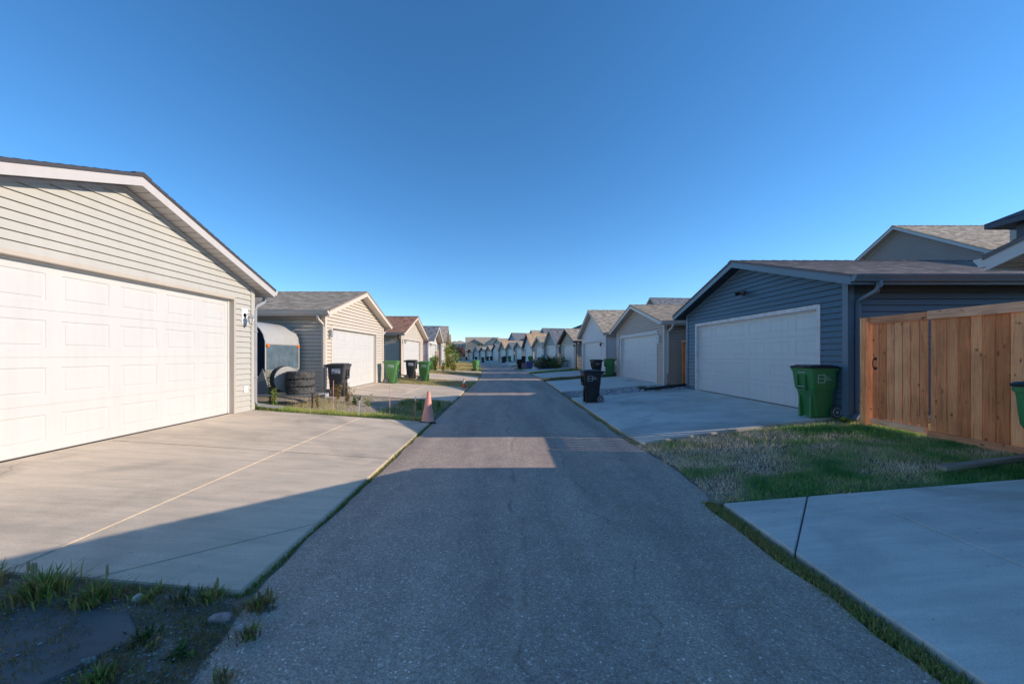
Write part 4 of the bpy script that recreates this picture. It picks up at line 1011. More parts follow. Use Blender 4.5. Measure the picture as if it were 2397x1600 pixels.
def strip(xf, y0, y1, w):
    def f(rg):
        y = rg.uniform(y0, y1); x = xf(y) + rg.gauss(0, w); return (x, y, hh(x - cx(y), y) - 0.025)
    return f
blades("grass", strip(lambda y: 2.135, 0.8, 3.95, 0.04), 13000, 0.015, 0.055, [(0.42, 0.22, 0.12), (0.50, 0.38, 0.18), (0.30, 0.34, 0.10), (0.16, 0.28, 0.07)], "narrow weedy seam along the nearest right slab", w=0.004, seedv=4)
blades("grass", strip(lambda y: -1.75, 2.4, 8.6, 0.025), 12000, 0.012, 0.045, [(0.50, 0.40, 0.16), (0.34, 0.38, 0.10), (0.16, 0.28, 0.07)], "green seam of grass along the nearest left slab", w=0.004, seedv=5)
blades("grass", strip(lambda y: 2.27, 6.4, 13.6, 0.03), 4500, 0.01, 0.035, DRY, "dry moss and grass seam beside the blue garage slab", w=0.004, seedv=6)
blades("grass", strip(lambda y: cx(y) - 2.0, 12, 27, 0.03), 3000, 0.01, 0.04, DRY, "thin grass seam along the farther left slabs", w=0.005, seedv=7)
# left bed between first and second garage
m = MB(); gv = []; n_ = 20
for i in range(n_ + 1):
    for j in range(n_ + 1):
        y = 8.52 + (12.15 - 8.52) * i / n_; x = -8.6 + (-1.8 + 8.6) * j / n_; gv.append((x, y, hh(x - LC, y, .30) - 0.008 + 0.012 * MN.noise(Vector((x * 2, y * 2, 3)))))
m.add(gv, [(i * (n_ + 1) + j, i * (n_ + 1) + j + 1, (i + 1) * (n_ + 1) + j + 1, (i + 1) * (n_ + 1) + j) for i in range(n_) for j in range(n_)])
tag(m.build("gravel_bed", GRAV), kind='structure')
def pebbles(name, patch, n_, r0, r1, cols, lab, seedv=1):
    rg = random.Random(seedv); m = MB()
    for _ in range(n_):
        q = patch(rg)
        if q is None: continue
        x, y, z = q; r = rg.uniform(r0, r1); c = rg.choice(cols); v = rg.uniform(.75, 1.25); c = tuple(min(1, t * v) for t in c)
        a_ = rg.uniform(0, PI); ca, sa = math.cos(a_), math.sin(a_)
        pts = []
        for (px, py, pz) in ((1, 0, 0), (-1, 0, 0), (0, .7, 0), (0, -.7, 0), (0, 0, .6), (0.2, 0.1, -.5)):
            px *= rg.uniform(.8, 1.2); pts.append((x + (px * ca - py * sa) * r, y + (px * sa + py * ca) * r, z + r * .3 + pz * r))
        m.add(pts, [(0, 2, 4), (2, 1, 4), (1, 3, 4), (3, 0, 4), (2, 0, 5), (1, 2, 5), (3, 1, 5), (0, 3, 5)], c)
    o = m.build(name, PEB); return tag(o, lab, "gravel", kind='stuff')
pebbles("gravel", lambda rg: (lambda x, y: (x, y, hh(x - LC, y) - 0.012))(rg.uniform(-6.0, -2.3), rg.uniform(8.9, 11.6)), 9000, 0.008, 0.018, [(.5, .4, .3), (.38, .28, .2), (.62, .55, .46), (.3, .25, .2)], "tan pea gravel beside the nearest left garage", 11)
m = MB(); gv = []
for i in range(9):
    for j in range(13):
        y = 13.15 + 2.3 * i / 8; x = 2.35 + 4.9 * j / 12; gv.append((x, y, hh(x - LC, y) - 0.008 + 0.02 * MN.noise(Vector((x * 2, y * 2, 9)))))
m.add(gv, [(i * 13 + j, i * 13 + j + 1, (i + 1) * 13 + j + 1, (i + 1) * 13 + j) for i in range(8) for j in range(12)])
tag(m.build("gravel_bed", STON), kind='structure')
pebbles("gravel", lambda rg: (lambda x, y: (x, y, hh(x - LC, y) - 0.005))(rg.uniform(2.6, 6.9), rg.uniform(13.25, 15.25)), 5000, 0.018, 0.042, [(.5, .5, .5), (.3, .3, .31), (.18, .18, .2), (.62, .6, .58)], "grey crushed rock between the blue and taupe garage slabs", 12)
blades("grass", lambda rg: (lambda x, y: (x, y, hh(x - LC, y) - 0.02))(rg.uniform(-6.4, -1.85), 8.6 + abs(rg.gauss(0, .20))), 9000, 0.03, 0.14, [(0.62, 0.50, 0.24)] + LUSH, "bright grass fringe behind the nearest left slab", w=0.004, seedv=8)
blades("grass", lambda rg: (lambda x, y: (x, y, hh(x - LC, y) - 0.02))(rg.uniform(-3.2, -1.8), rg.uniform(8.6, 12.2)), 6000, 0.03, 0.12, [(0.62, 0.52, 0.30)] + GREEN, "mixed grass at the lane end of the gravel bed", w=0.005, seedv=9)
blades("grass", lambda rg: (lambda x, y: (x, y, hh(x - LC, y) - 0.02))(rg.uniform(-5.4, -4.0), rg.uniform(8.9, 10.6)), 1300, 0.06, 0.2, DRY, "tall dry grass in the gravel bed", w=0.003, seedv=10)
def sides(side, s0, s1, u0=2.0, u1=6.2):
    def f(rg):
        s = rg.uniform(s0, s1); u = rg.uniform(u0, u1) * side; p = P(u, s, -0.03); return (p.x, p.y, p.z)
    return f
blades("grass", sides(-1, 17.3, 20.8), 12000, 0.03, 0.12, DRY, "dry trampled grass between the second and third left slabs", w=0.006, seedv=13)
blades("grass", sides(-1, 26.4, 29.1), 9000, 0.05, 0.2, DRY, "straw and green verge before the white sided garage", w=0.008, seedv=14)
blades("grass", sides(-1, 32.7, 52.2), 26000, 0.04, 0.16, [(0.80, 0.62, 0.36), (0.72, 0.56, 0.28), (0.50, 0.45, 0.18), (0.30, 0.34, 0.10)], "golden dry verge beyond the white sided garage", w=0.012, seedv=15)
blades("grass", sides(-1, 52.2, 80, 2.0, 9), 16000, 0.04, 0.22, DRY, "long straw coloured verge at the far left", w=0.02, seedv=17)
blades("grass", sides(1, 21.5, 23.8), 5000, 0.03, 0.1, [(0.26, 0.22, 0.13), (0.13, 0.15, 0.06), (0.06, 0.1, 0.03)], "grass strip between taupe and steep pale garages", w=0.007, seedv=18)
blades("grass", sides(1, 29.6, 32.1), 6000, 0.04, 0.16, GREEN, "green strip beyond the steep pale garage slab", w=0.008, seedv=19)
blades("grass", sides(1, 37.6, 39.8), 5000, 0.04, 0.2, GREEN, "grass around the junk pile", w=0.01, seedv=20)
blades("grass", sides(1, 45.2, 47.0), 3000, 0.04, 0.15, GREEN, "grass strip before the low khaki garage", w=0.012, seedv=21)
# near left corner: dirt, pebbles, tufts, broken slab
m = MB(); gv = []; n_ = 26
for i in range(n_ + 1):
    for j in range(n_ + 1):
        y = 0.6 + (2.43 - 0.6) * i / n_; x = -5.0 + (-0.95 + 5.0) * j / n_
        gv.append((x, y, hh(x - LC, y) - 0.004 - max(0, x + 1.6) * 0.03 + 0.022 * MN.noise(Vector((x * 3, y * 3, 3))) + 0.01 * MN.noise(Vector((x * 11, y * 11, 3)))))
m.add(gv, [(i * (n_ + 1) + j, i * (n_ + 1) + j + 1, (i + 1) * (n_ + 1) + j + 1, (i + 1) * (n_ + 1) + j) for i in range(n_) for j in range(n_)])
tag(m.build("soil", SOIL), kind='structure')
def cornerp(rg):
    x, y = rg.uniform(-3.6, -0.75), rg.uniform(1.4, 2.42)
    if x > -1.70 + (2.5 - y) * 0.25 + .05: return None
    return (x, y, hh(x - LC, y) + 0.004 + 0.022 * MN.noise(Vector((x * 3, y * 3, 3))) + 0.01 * MN.noise(Vector((x * 11, y * 11, 3))) - max(0, x + 1.6) * 0.03)
blades("grass", lambda rg: (lambda q: q and (q[0], q[1], q[2]) if q and MN.noise(Vector((q[0] * 4, q[1] * 4, 2))) > rg.uniform(-.35, .25) else None)(cornerp(rg)), 9000, 0.008, 0.045, [(.40, .28, .14), (.30, .20, .09), (.20, .22, .07), (.12, .20, .05)], "sparse low weeds and dead stems in the bottom left dirt", w=0.0025, lean=1.6, seedv=33)
pebbles("gravel", cornerp, 4200, 0.003, 0.012, [(.28, .27, .27), (.18, .17, .17), (.42, .4, .38), (.3, .22, .18)], "loose stones and dirt at the bottom left lane edge", 31)
sl_ = MB(); z0 = hh(-2.6 - LC, 2.0) 
pl = [(-4.2, 1.25), (-2.2, 1.62), (-1.98, 2.02), (-2.2, 2.19), (-4.2, 2.2)]
sl_.prism([(x, y, hh(x - LC, y) - 0.05) for x, y in pl], (0, 0, 0.062)); tag(sl_.build("paving_slab", mat_concrete("concrete_dark", (0.16, 0.155, 0.145)), bevel=0.01), "dark cracked slab lying in the dirt at the bottom left corner", "paving slab")
def tuft(x, y, h, n_, lab, cols=LUSH, spread=0.08, w=0.004, z=None, seeds=0):
    rg = random.Random(int(x * 100 + y * 37) + 5); m = MB(); z = hh(x - cx(y), y) + 0.004 if z is None else z
    for _ in range(n_):
        a_ = rg.uniform(0, 2 * PI); r = abs(rg.gauss(0, spread)); bx, by = math.cos(a_) * r, math.sin(a_) * r
        b_ = a_ + rg.gauss(0, .6); l = rg.uniform(.2, .8) * h; hh_ = h * rg.uniform(.5, 1.05); ww = w * rg.uniform(.6, 1.3)
        tx, ty = -math.sin(b_) * ww, math.cos(b_) * ww; c = rg.choice(cols); v = rg.uniform(.7, 1.3); c = tuple(t * v for t in c)
        p = [(bx - tx, by - ty, 0), (bx + tx, by + ty, 0), (bx + math.cos(b_) * l * .35 + tx, by + math.sin(b_) * l * .35 + ty, hh_ * .65), (bx + math.cos(b_) * l * .35 - tx, by + math.sin(b_) * l * .35 - ty, hh_ * .65), (bx + math.cos(b_) * l, by + math.sin(b_) * l, hh_)]
        m.add(p, [(0, 1, 2, 3), (3, 2, 4)], c)
    o = m.build("weed_tuft", LEAF); o.location = (x, y, z); tag(o, lab, "weed", "weeds and tufts")
    for k in range(seeds):
        a_ = rg.uniform(0, 2 * PI); s_ = MB(); hx_, hy_ = math.cos(a_) * .06, math.sin(a_) * .06
        s_.tube([(hx_ * .3, hy_ * .3, 0), (hx_, hy_, h * 1.1)], .0015, 4, col=(.3, .28, .12)); s_.lathe([(0, 0), (.008, .02), (.007, .06), (0, .08)], 6, M=Matrix.Translation((hx_, hy_, h * 1.1)), col=(.42, .38, .22)); s_.build("seed_head", LEAF, o)
    return o
def leafy(x, y, h, n_, lab, cols, leaf=0.05, z=None, name="weed", spread=0.5, flowers=None, stems=5, cat="weed"):
    """upright leafy weed: stems part + leaves part"""
    rg = random.Random(int(x * 91 + y * 53) + 3); z = hh(x - cx(y), y) - 0.02 if z is None else z
    root = empty(name, (x, y, z), 0, lab, cat, "leafy weeds"); st_ = MB(); lf = MB(); fl_ = MB(); tips = []
    for k in range(stems):
        a_ = rg.uniform(0, 2 * PI); sp = rg.uniform(.1, 1) * spread * h * .5; hk = h * rg.uniform(.6, 1.0)
        pts = [(0, 0, 0), (math.cos(a_) * sp * .4, math.sin(a_) * sp * .4, hk * .5), (math.cos(a_) * sp, math.sin(a_) * sp, hk)]
        st_.tube(pts, [.006 * h + .002, .005 * h + .0015, .002], 5, col=(.16, .18, .06)); tips.append(pts)
    for _ in range(n_):
        pts = rg.choice(tips); t = rg.uniform(.08, 1); i0 = 0 if t < .5 else 1; f = (t - .5 * i0) * 2
        b = Vector(pts[i0]).lerp(Vector(pts[i0 + 1]), f); a_ = rg.uniform(0, 2 * PI); e = rg.uniform(-.5, .5)
        L_ = leaf * rg.uniform(.6, 1.3); d = Vector((math.cos(a_), math.sin(a_), e)).normalized(); s_ = Vector((-math.sin(a_), math.cos(a_), rg.uniform(-.4, .4))) * L_ * .3
        c = rg.choice(cols); v = rg.uniform(.7, 1.3); c = tuple(q * v for q in c)
        p1 = b + d * L_ * .5
        lf.add([b, p1 + s_ + Vector((0, 0, .01)), b + d * L_ - Vector((0, 0, L_ * .25)), p1 - s_ + Vector((0, 0, .01))], [(0, 1, 2), (0, 2, 3)], c)
    st_.build("stem", LEAF, root); lf.build("leaves", LEAF, root)
    if flowers:
        for _ in range(flowers[0]):
            pts = rg.choice(tips); p_ = Vector(pts[2]) + Vector((rg.gauss(0, .03), rg.gauss(0, .03), rg.uniform(-.15, .03)))
            for q in range(4): 
                a_ = q * PI / 2; fl_.add([p_, p_ + Vector((math.cos(a_) * flowers[2], math.sin(a_) * flowers[2], .005)), p_ + Vector((math.cos(a_ + 1) * flowers[2], math.sin(a_ + 1) * flowers[2], .01))], [(0, 1, 2)], flowers[1])
        fl_.build("flowers", LEAF, root)
    return root
YG = [(0.30, 0.42, 0.11), (0.42, 0.48, 0.14), (0.20, 0.32, 0.08), (0.50, 0.48, 0.17)]
DG = [(0.08, 0.17, 0.05), (0.13, 0.22, 0.055), (0.06, 0.13, 0.04)]
BR = [(0.42, 0.28, 0.13), (0.52, 0.38, 0.17), (0.26, 0.21, 0.08), (0.32, 0.17, 0.08)]
# bottom-left corner tufts
for (x, y, h, n_, lab, cols, sd) in (
    (-3.22, 2.26, .22, 420, "big seeding grass tuft left of the slab edge at the bottom left", LUSH + BR, 2), (-2.82, 2.28, .24, 520, "tallest grass tuft with pale seed heads at the near slab edge", LUSH, 4),
    (-2.5, 2.27, .17, 360, "green tuft right of the tallest one at the slab edge", LUSH, 1), (-2.22, 2.33, .10, 160, "small tuft below the slab edge, left of the pink stone", LUSH, 0),
    (-2.02, 2.33, .08, 110, "tiny tuft between two others under the slab edge", DG, 0), (-1.86, 2.34, .12, 200, "spiky tuft just left of the pink stone", LUSH, 1),
    (-1.52, 2.30, .11, 220, "tuft right of the pink stone by the slab corner", LUSH + BR, 0), (-1.95, 2.02, .08, 140, "dark tuft at the slab fragment's tip", DG, 0),
    (-1.42, 2.06, .09, 160, "tuft below the pink stone near the asphalt", LUSH + BR, 0), (-1.92, 1.76, .10, 260, "wide low tuft near the bottom edge of the picture", LUSH, 0),
    (-1.35, 1.78, .08, 150, "pale spiky tuft near the bottom edge by the asphalt", DRY, 0)):
    tuft(x, y, h * .62, int(n_ * .55), lab, [tuple(q * .62 for q in c) for c in cols] + [(.30, .22, .10)], spread=0.035 + h * .16, seeds=sd)
leafy(-1.68, 1.93, .07, 26, "small broad leaved green rosette in the dirt", DG, .06, spread=1.6, stems=3)
leafy(-1.85, 1.96, .08, 30, "small yellow-brown weed beside the green rosette", BR, .03, spread=1.2, stems=4)
def stone(x, y, sx, sy, sz, col, lab, rot=0.3):
    rs = random.Random(int(x * 77 + y * 13)); ang = [rs.uniform(.72, 1.18) for _ in range(9)]
    m = MB(); loft(m, [[(math.cos(2 * PI * i / 9) * sx * k * ang[i], math.sin(2 * PI * i / 9) * sy * k * ang[(i + 2) % 9], z * sz * rs.uniform(.8, 1.1)) for i in range(9)] for k, z in ((.85, 0), (1, .35), (.88, .75), (.5, 1))])
    o = m.build("stone", paint("stone_" + str(len(MATS)), col, .9, .35, 25, .35, streak=False), bevel=min(sx, sy) * .12); o.location = (x, y, hh(x - LC, y) - 0.004); o.rotation_euler = (0.1, .05, rot); tag(o, lab, "stone")
stone(-1.67, 2.19, .075, .035, .05, (.42, .30, .28), "pinkish flat stone lying below the slab corner")
stone(-1.50, 2.12, .022, .018, .02, (.5, .47, .44), "small pale stone right of the pinkish one")
stone(-1.82, 1.70, .03, .02, .025, (.45, .42, .4), "pale jagged stone near the bottom edge")
stone(-2.08, 1.86, .035, .02, .03, (.25, .28, .27), "grey-green rounded pebble by the dark slab")
stone(-2.27, 2.30, .03, .02, .05, (.5, .45, .38), "pale upright stone chip under the slab edge", 1.0)
# left bed plants
leafy(-5.62, 9.05, .62, 130, "leafy green weed by the downspout foot of the nearest garage", YG, .07, flowers=(10, (.6, .5, .12), .012))
leafy(-6.0, 9.5, .95, 80, "tall yellow-flowered weed in front of the trailer", YG, .06, flowers=(40, (.65, .52, .1), .02), stems=6)
leafy(-4.75, 9.4, .42, 110, "dry brown weed clump in the gravel", BR, .05)
leafy(-4.5, 10.6, .55, 140, "brown dead shrub at the second garage's downspout", BR, .06, spread=1.0, stems=9)
leafy(-4.95, 11.0, .5, 110, "yellow leaved shrub in front of the charcoal cart", BR + [(.45, .33, .08)], .07, spread=.9, stems=7)
leafy(-4.2, 10.3, .28, 90, "low green weed right of the dead shrub", DG, .07, spread=1.2)
leafy(-3.75, 10.2, .34, 90, "upright green weed left of the second slab", YG, .06, spread=1.0)
leafy(-2.95, 10.6, .25, 40, "little sprouting weed alone at the slab edge", YG, .06)
leafy(-2.35, 10.2, .3, 70, "dark green weed in the shade behind the cone", DG, .06, spread=1.0)
leafy(-1.95, 10.8, .22, 60, "dark weed nearest the lane in the shade", DG, .05, spread=1.2)
# weeds before the white sided garage
leafy(-5.45, 28.6, 1.75, 260, "tall stalky weed with sparse leaves before the white garage", DG + YG, .16, stems=7, spread=.3)
leafy(-5.1, 30.2, 1.0, 260, "bushy weed in front of the hidden green cart", YG, .14, stems=8)
leafy(-5.25, 33.6, 3.1, 380, "tallest sunflower-like plant by the orange fence", YG + [(.4, .33, .08)], .22, stems=7, spread=.35)
leafy(-4.7, 32.8, 1.9, 420, "yellow-green bush between the white garage and verge", YG + [(.35, .3, .08)], .2, stems=12, spread=.9)
leafy(-4.4, 31.5, .9, 300, "low bushy weeds at the verge", YG + BR, .14, stems=10, spread=1.4)
leafy(-5.6, 35.4, 2.6, 260, "tall plant behind the sunflower-like one", YG, .2, stems=6, spread=.5)
# right verge bits
leafy(6.25, 6.85, .14, 120, "dark leafy weed at the foot of the blue garage's downspout", DG, .06, spread=2.5, stems=8)
leafy(6.15, 13.9, .22, 120, "dark green creeping weed on the grey rock", DG, .06, spread=2.5, stems=9)
leafy(5.5, 13.6, .16, 90, "pale green low plant on the grey rock", YG, .05, spread=3, stems=8)
leafy(5.2, 14.4, .18, 110, "low weed at the taupe garage slab edge", DG, .06, spread=3, stems=9)

# trees
def tree(x, y, h, r, cols, lab, name="broadleaf_tree", n_=1500, leaf=.35, zb=None, trunk=True, cz=0.6):
    rg = random.Random(int(x * 7 + y * 3)); zb = bs(y) + .25 if zb is None else zb
    root = empty(name, (x, y, zb), 0, lab, "tree" if trunk else "bush", "trees and bushes at the end of the lane")
    if trunk:
        t = MB(); t.tube([(0, 0, 0), (.05, 0, h * .25), (.0, .1, h * .5), (.1, 0, h * .8)], [.03 * h, .024 * h, .016 * h, .005 * h], 7)
        for k in range(7):
            a_ = k * 2.4; t.tube([(0, 0, h * (.25 + .06 * k)), (math.cos(a_) * r * .6, math.sin(a_) * r * .6, h * (.42 + .06 * k))], [.012 * h, .004 * h], 5)
        t.build("trunk", paint("bark", (.10, .08, .065), .9, .2, 8, .2), root)
    cl = []
    for k in range(26):
        a_ = rg.uniform(0, 2 * PI); q = rg.uniform(0, 1) ** .5 * r * .85; zz = rg.uniform(-1, 1); cl.append((math.cos(a_) * q * math.sqrt(1 - zz * zz * .8), math.sin(a_) * q * math.sqrt(1 - zz * zz * .8), h * cz + zz * h * (1 - cz) * .85, rg.uniform(.18, .4) * r))
    m = MB()
    for _ in range(n_):
        c = rg.choice(cl); d = Vector((rg.gauss(0, 1), rg.gauss(0, 1), rg.gauss(0, 1))).normalized() * c[3] * rg.uniform(.5, 1.15)
        p = Vector(c[:3]) + d; L_ = leaf * rg.uniform(.5, 1.2)
        u_ = Vector((rg.gauss(0, 1), rg.gauss(0, 1), rg.gauss(0, 1))).normalized(); v_ = u_.cross(Vector((rg.gauss(0, 1), rg.gauss(0, 1), rg.gauss(0, 1)))).normalized()
        k = cols[hash(c) % len(cols)]; vv = rg.uniform(.7, 1.3); k = tuple(q * vv for q in k)
        m.add([p - u_ * L_ * .5, p + v_ * L_ * .3, p + u_ * L_ * .5, p - v_ * L_ * .3], [(0, 1, 2, 3)], k)
    m.build("crown", LEAF, root); return root
tree(-15.2, 108, 4.4, 2.6, [(.12, .16, .04), (.2, .22, .06), (.07, .11, .03)], "yellow-green tree at the far left beyond the verge")
tree(-12.6, 96, 2.2, 1.6, [(.09, .14, .04), (.13, .18, .06)], "dark green bush under the yellow-green tree", "bush", 900, .25, trunk=False, cz=.5)
tree(-14.4, 118, 4.2, 2.3, [(.16, .07, .07), (.11, .05, .055), (.2, .12, .1)], "reddish-purple leaved tree before the white house")
tree(-18.5, 122, 6.0, 2.4, [(.13, .08, .09), (.16, .12, .1)], "mauve leaved tree left of the white house")
tree(-20.5, 105, 3.6, 2.0, [(.1, .12, .05), (.16, .12, .1)], "mixed green and brown bush at the end of the left row", "bush", 900, .3, trunk=False, cz=.5)
tree(-9.3, 133, 5.8, 1.9, [(.1, .16, .05), (.18, .22, .08)], "slim light green tree between the two gabled end houses")
tree(3.6, 36.2, 1.0, 1.2, [(.10, .15, .06), (.14, .19, .07), (.22, .19, .10)], "leafy dark green shrub spilling over the junk pile", "bush", 1500, .2, zb=.2, trunk=False, cz=.45)
tree(4.9, 35.6, 1.1, 1.2, [(.09, .15, .05), (.14, .2, .07)], "green bushy growth at the right side of the junk pile", "bush", 1200, .16, zb=.25, trunk=False, cz=.45)
tree(24, 128, 9, 2.6, [(.03, .06, .03), (.05, .08, .03)], "dark conifer-like tree top beyond the hip roofed house")

# ------------------------------------------------------------------ cones, stakes, downspout extension, plank
def cone(x, y, h, mat, lab, band=None, tilt=(0, 0)):
    z = hh(x - cx(y), y) + 0.004
    root = empty("traffic_cone", (x, y, z), 0.2, lab, "traffic cone", "traffic cones"); root.rotation_euler = (tilt[0], tilt[1], .2)
    m = MB(); w = h * .26; m.box(-w, w, -w, w, 0, .028); m.build("base", DARK if band is None else mat, root, bevel=.006)
    m = MB(); m.lathe([(h * .215, .028), (h * .20, .05), (h * .045, h), (h * .03, h), (h * .03, h - .02)], 20, caps=False); m.build("shell", mat, root, smooth=True)
    if band:
        f = lambda t: h * .20 + (h * .045 - h * .20) * (t * h - .05) / (h - .05) + .003
        m = MB(); m.lathe([(f(.5), .5 * h), (f(.8), .8 * h)], 20, caps=False); m.build("reflective_band", band, root, smooth=True)
cone(-1.80, 8.56, .70, paint("faded_orange", (.85, .36, .27), .55, .12, 4, .25), "large faded orange traffic cone at the slab corner by the lane", tilt=(0, R(2)))
cone(-1.9, 16.85, .47, paint("cone_orange", (.62, .10, .04), .5, .1, 4, .15), "small orange cone with white band by the second slab", paint("band_white", (.7, .68, .66)))
def stake(x, y, h, r, mat, lab, top=None, tilt=0.0, nm="marker_stake"):
    z = hh(x - LC, y) - .03; root = empty(nm, (x, y, z), 0, lab, "stake", "marker stakes in the bed"); root.rotation_euler = (0, tilt, 0)
    m = MB(); m.tube([(0, 0, 0), (0, 0, h)], r, 6); m.build("shaft", mat, root)
    if top: m = MB(); m.tube([(0, 0, h - .09), (0, 0, h + .01)], r * 1.15, 6); m.build("tip", top, root)
PINK = paint("pink_paint", (.72, .36, .36), .6)
stake(-4.1, 8.85, .80, .006, PINK, "thin pink rod farthest left in the grass fringe", tilt=0.01)
stake(-2.68, 8.6, .82, .007, PINK, "thin pink rod nearer the cone")
stake(-3.42, 8.65, .50, .012, T_WHITE, "white stake with black tip between the pink rods", DARK, tilt=.08)
stake(-2.10, 8.6, .58, .012, PALEW, "short wooden stake beside the large cone", T_WHITE, tilt=.02)
m = MB(); m.tube([(-2.09, 8.6, .47), (-1.95, 8.58, .56), (-1.82, 8.56, .68)], .003, 5); tag(m.build("cord", paint("peach_cord", (.6, .42, .34))), "thin cord from wooden stake to the large cone", "cord")
stake(-4.85, 9.35, .38, .022, DARK, "short black post in the gravel under the trailer tongue")
m = MB(); m.tube([(6.4, 13.35, .48), (5.2, 13.2, .36), (4.92, 13.16, .34)], .05, 12); m.tube([(4.93, 13.16, .34), (4.86, 13.15, .335)], .058, 12); tag(m.build("drain_pipe", BLACKP, smooth=True), "black drain pipe lying on the grey rock from the blue garage corner", "pipe")
m = MB(); m.box(0, 1.5, -.045, .045, 0, .05, col=(.5, .5, .5)); o = m.build("plank", GREYW, bevel=.006); o.location = (4.95, 4.25, .245); o.rotation_euler = (0, R(-3), R(9)); tag(o, "weathered grey plank lying in the grass before the fence", "plank")

# ------------------------------------------------------------------ horse-box style trailer between the left garages
tr = empty("cargo_trailer", (-6.5, 10.9, .30), 0, "rounded navy trailer with white hood parked between the first two left garages", "trailer")
NAVY = paint("trailer_navy", (.02, .028, .055), .35, .1, 2, .05, .5); TWH = paint("trailer_white", (.42, .42, .41), .35, .05, 2, .12, .5)
TGL = paint("trailer_window", (.10, .15, .19), .22, .35, 3.0, .35, .6)
prof = [(-3.2, .35), (-3.2, 2.2), (-.75, 2.2), (-.5, 2.17), (-.3, 2.09), (-.14, 1.95), (-.04, 1.78), (0, 1.58), (0, .86), (-.14, .60), (-.30, .35)]
yh = .82
m = MB(); 
m.prism([(x, -yh, z) for x, z in prof], (0, .012, 0)); m.build("side_panel", NAVY, tr)
m = MB(); m.prism([(x, yh - .012, z) for x, z in prof], (0, .012, 0)); m.build("side_panel", NAVY, tr)
m = MB()
for (a0, b0), (a1, b1) in zip(prof[1:7] , prof[2:8]):
    m.quad((a0, -yh, b0), (a1, -yh, b1), (a1, yh, b1), (a0, yh, b0))
m.build("hood", TWH, tr, smooth=True)
m = MB(); m.box(-.02, .0, -yh, yh, .80, 1.58); m.prism([(0, -yh, .80), (0, yh, .80), (-.3, yh, .33), (-.3, -yh, .33)], (-.02, 0, 0)); m.build("front_panel", TWH, tr)
m = MB(); m.box(.001, .012, -yh + .05, yh - .05, .83, 1.52); m.build("window", TGL, tr)
m = MB(); m.tube([(x, -yh - .004, z) for x, z in prof[2:9]], .014, 6); m.tube([(x, yh + .004, z) for x, z in prof[2:9]], .014, 6); m.tube([(.014, -yh, .82), (.014, yh, .82)], .012, 6); m.tube([(.014, -yh, 1.54), (.014, yh, 1.54)], .01, 6); m.build("edge_trim", TWH, tr, smooth=True)
m = MB(); m.prism([(-.06, -yh - .02, .88), (.14, -yh - .02, .12), (-.45, -yh - .02, .12)], (0, .018, 0)); m.build("mudguard", METG, tr)
for yy in (-yh + .08, yh - .08):
    m = MB(); m.lathe([(0, .04), (.05, .03), (.06, 0), (0, 0)], 12, M=Matrix.Translation((.012, yy, 1.50)) @ Matrix.Rotation(R(90), 4, 'Y')); m.build("marker_light", AMBER, tr, smooth=True)
m = MB(); m.lathe([(0, .04), (.06, .03), (.07, 0), (0, 0)], 12, M=Matrix.Translation((-.62, -yh - .01, .22)) @ Matrix.Rotation(R(90), 4, 'X')); m.build("marker_light", AMBER, tr, smooth=True)
m = MB(); m.box(-3.2, -.3, -yh - .005, -yh + .05, .15, .34); m.box(-3.2, -.3, yh - .05, yh, .15, .34); m.build("chassis", TWH, tr)
m = MB(); m.tube([(-.3, -.7, .16), (1.75, -1.05, .18)], 0, flat=(.06, .09)); m.tube([(-.3, .6, .16), (1.75, -.95, .18)], 0, flat=(.06, .09)); m.box(.2, 1.7, -1.55, -.95, .215, .235); m.build("tongue", METG, tr)
m = MB()
for yy in (-.72, .72): m.lathe([(.14, -.08), (.3, -.08), (.33, -.05), (.33, .05), (.3, .08), (.14, .08)], 22, M=Matrix.Translation((-1.6, yy, .06)) @ Matrix.Rotation(R(90), 4, 'X'))
m.build("wheel", RUBBER, tr, smooth=True)
def tyre_profile(mb, M, r=.32, w=.19, n_=44):
    p = [(r * .62, -w / 2 + .02), (r * .72, -w / 2), (r * .92, -w / 2 + .005), (r, -w / 2 + .035), (r * 1.0, -.02), (r * .985, -.018), (r * .985, .018), (r, .02), (r, w / 2 - .035), (r * .92, w / 2 - .005), (r * .72, w / 2), (r * .62, w / 2 - .02)]
    mb.lathe(p, n_, M=M, caps=False)
    mb.lathe([(r * .62, -w / 2 + .02), (r * .62, w / 2 - .02)], n_, M=M, caps=False)
    for k in range(n_):
        a_ = 2 * PI * k / n_
        if k % 2: continue
        for zz in (-w * .32, w * .32):
            mb.box(r * .985, r + .008, -.012, .012, zz - .02, zz + .02, M=M @ Matrix.Rotation(a_, 4, 'Z'))
# spare wheel with grey disc, leaning
sp = empty("spare_wheel", (-5.72, 9.72, .92), 0, "upright tyre with a flat grey disc over it, leaning by the trailer front", "wheel")
m = MB(); Msp = Matrix.Rotation(R(-28), 4, 'Z') @ Matrix.Rotation(R(90), 4, 'Y'); tyre_profile(m, Msp @ Matrix.Translation((0, 0, -.1)), .33, .22); m.build("tyre", RUBBER, sp, smooth=True)
m = MB(); m.lathe([(0, .02), (.30, .018), (.325, .01), (.325, 0), (0, 0)], 40, M=Msp @ Matrix.Translation((0, 0, .012))); m.build("cover_disc", paint("disc_grey", (.28, .28, .27), .5, .12, 3, .3), sp, smooth=True)
for k in range(3):
    t_ = MB(); tyre_profile(t_, Matrix.Identity(4), .335, .195); o = t_.build("tyre", RUBBER, None, smooth=True)
    o.location = (-5.34 + (.01, -.015, .0)[k], 9.72 + (.0, .01, -.01)[k], .63 + k * .197); o.rotation_euler = (0, R((1, -1, 1.5)[k]), k * .3)
    tag(o, ("lowest used tyre of the three stacked beside the trailer", "middle used tyre of the three stacked beside the trailer", "topmost used tyre of the three stacked beside the trailer")[k], "tyre", "stacked used tyres")
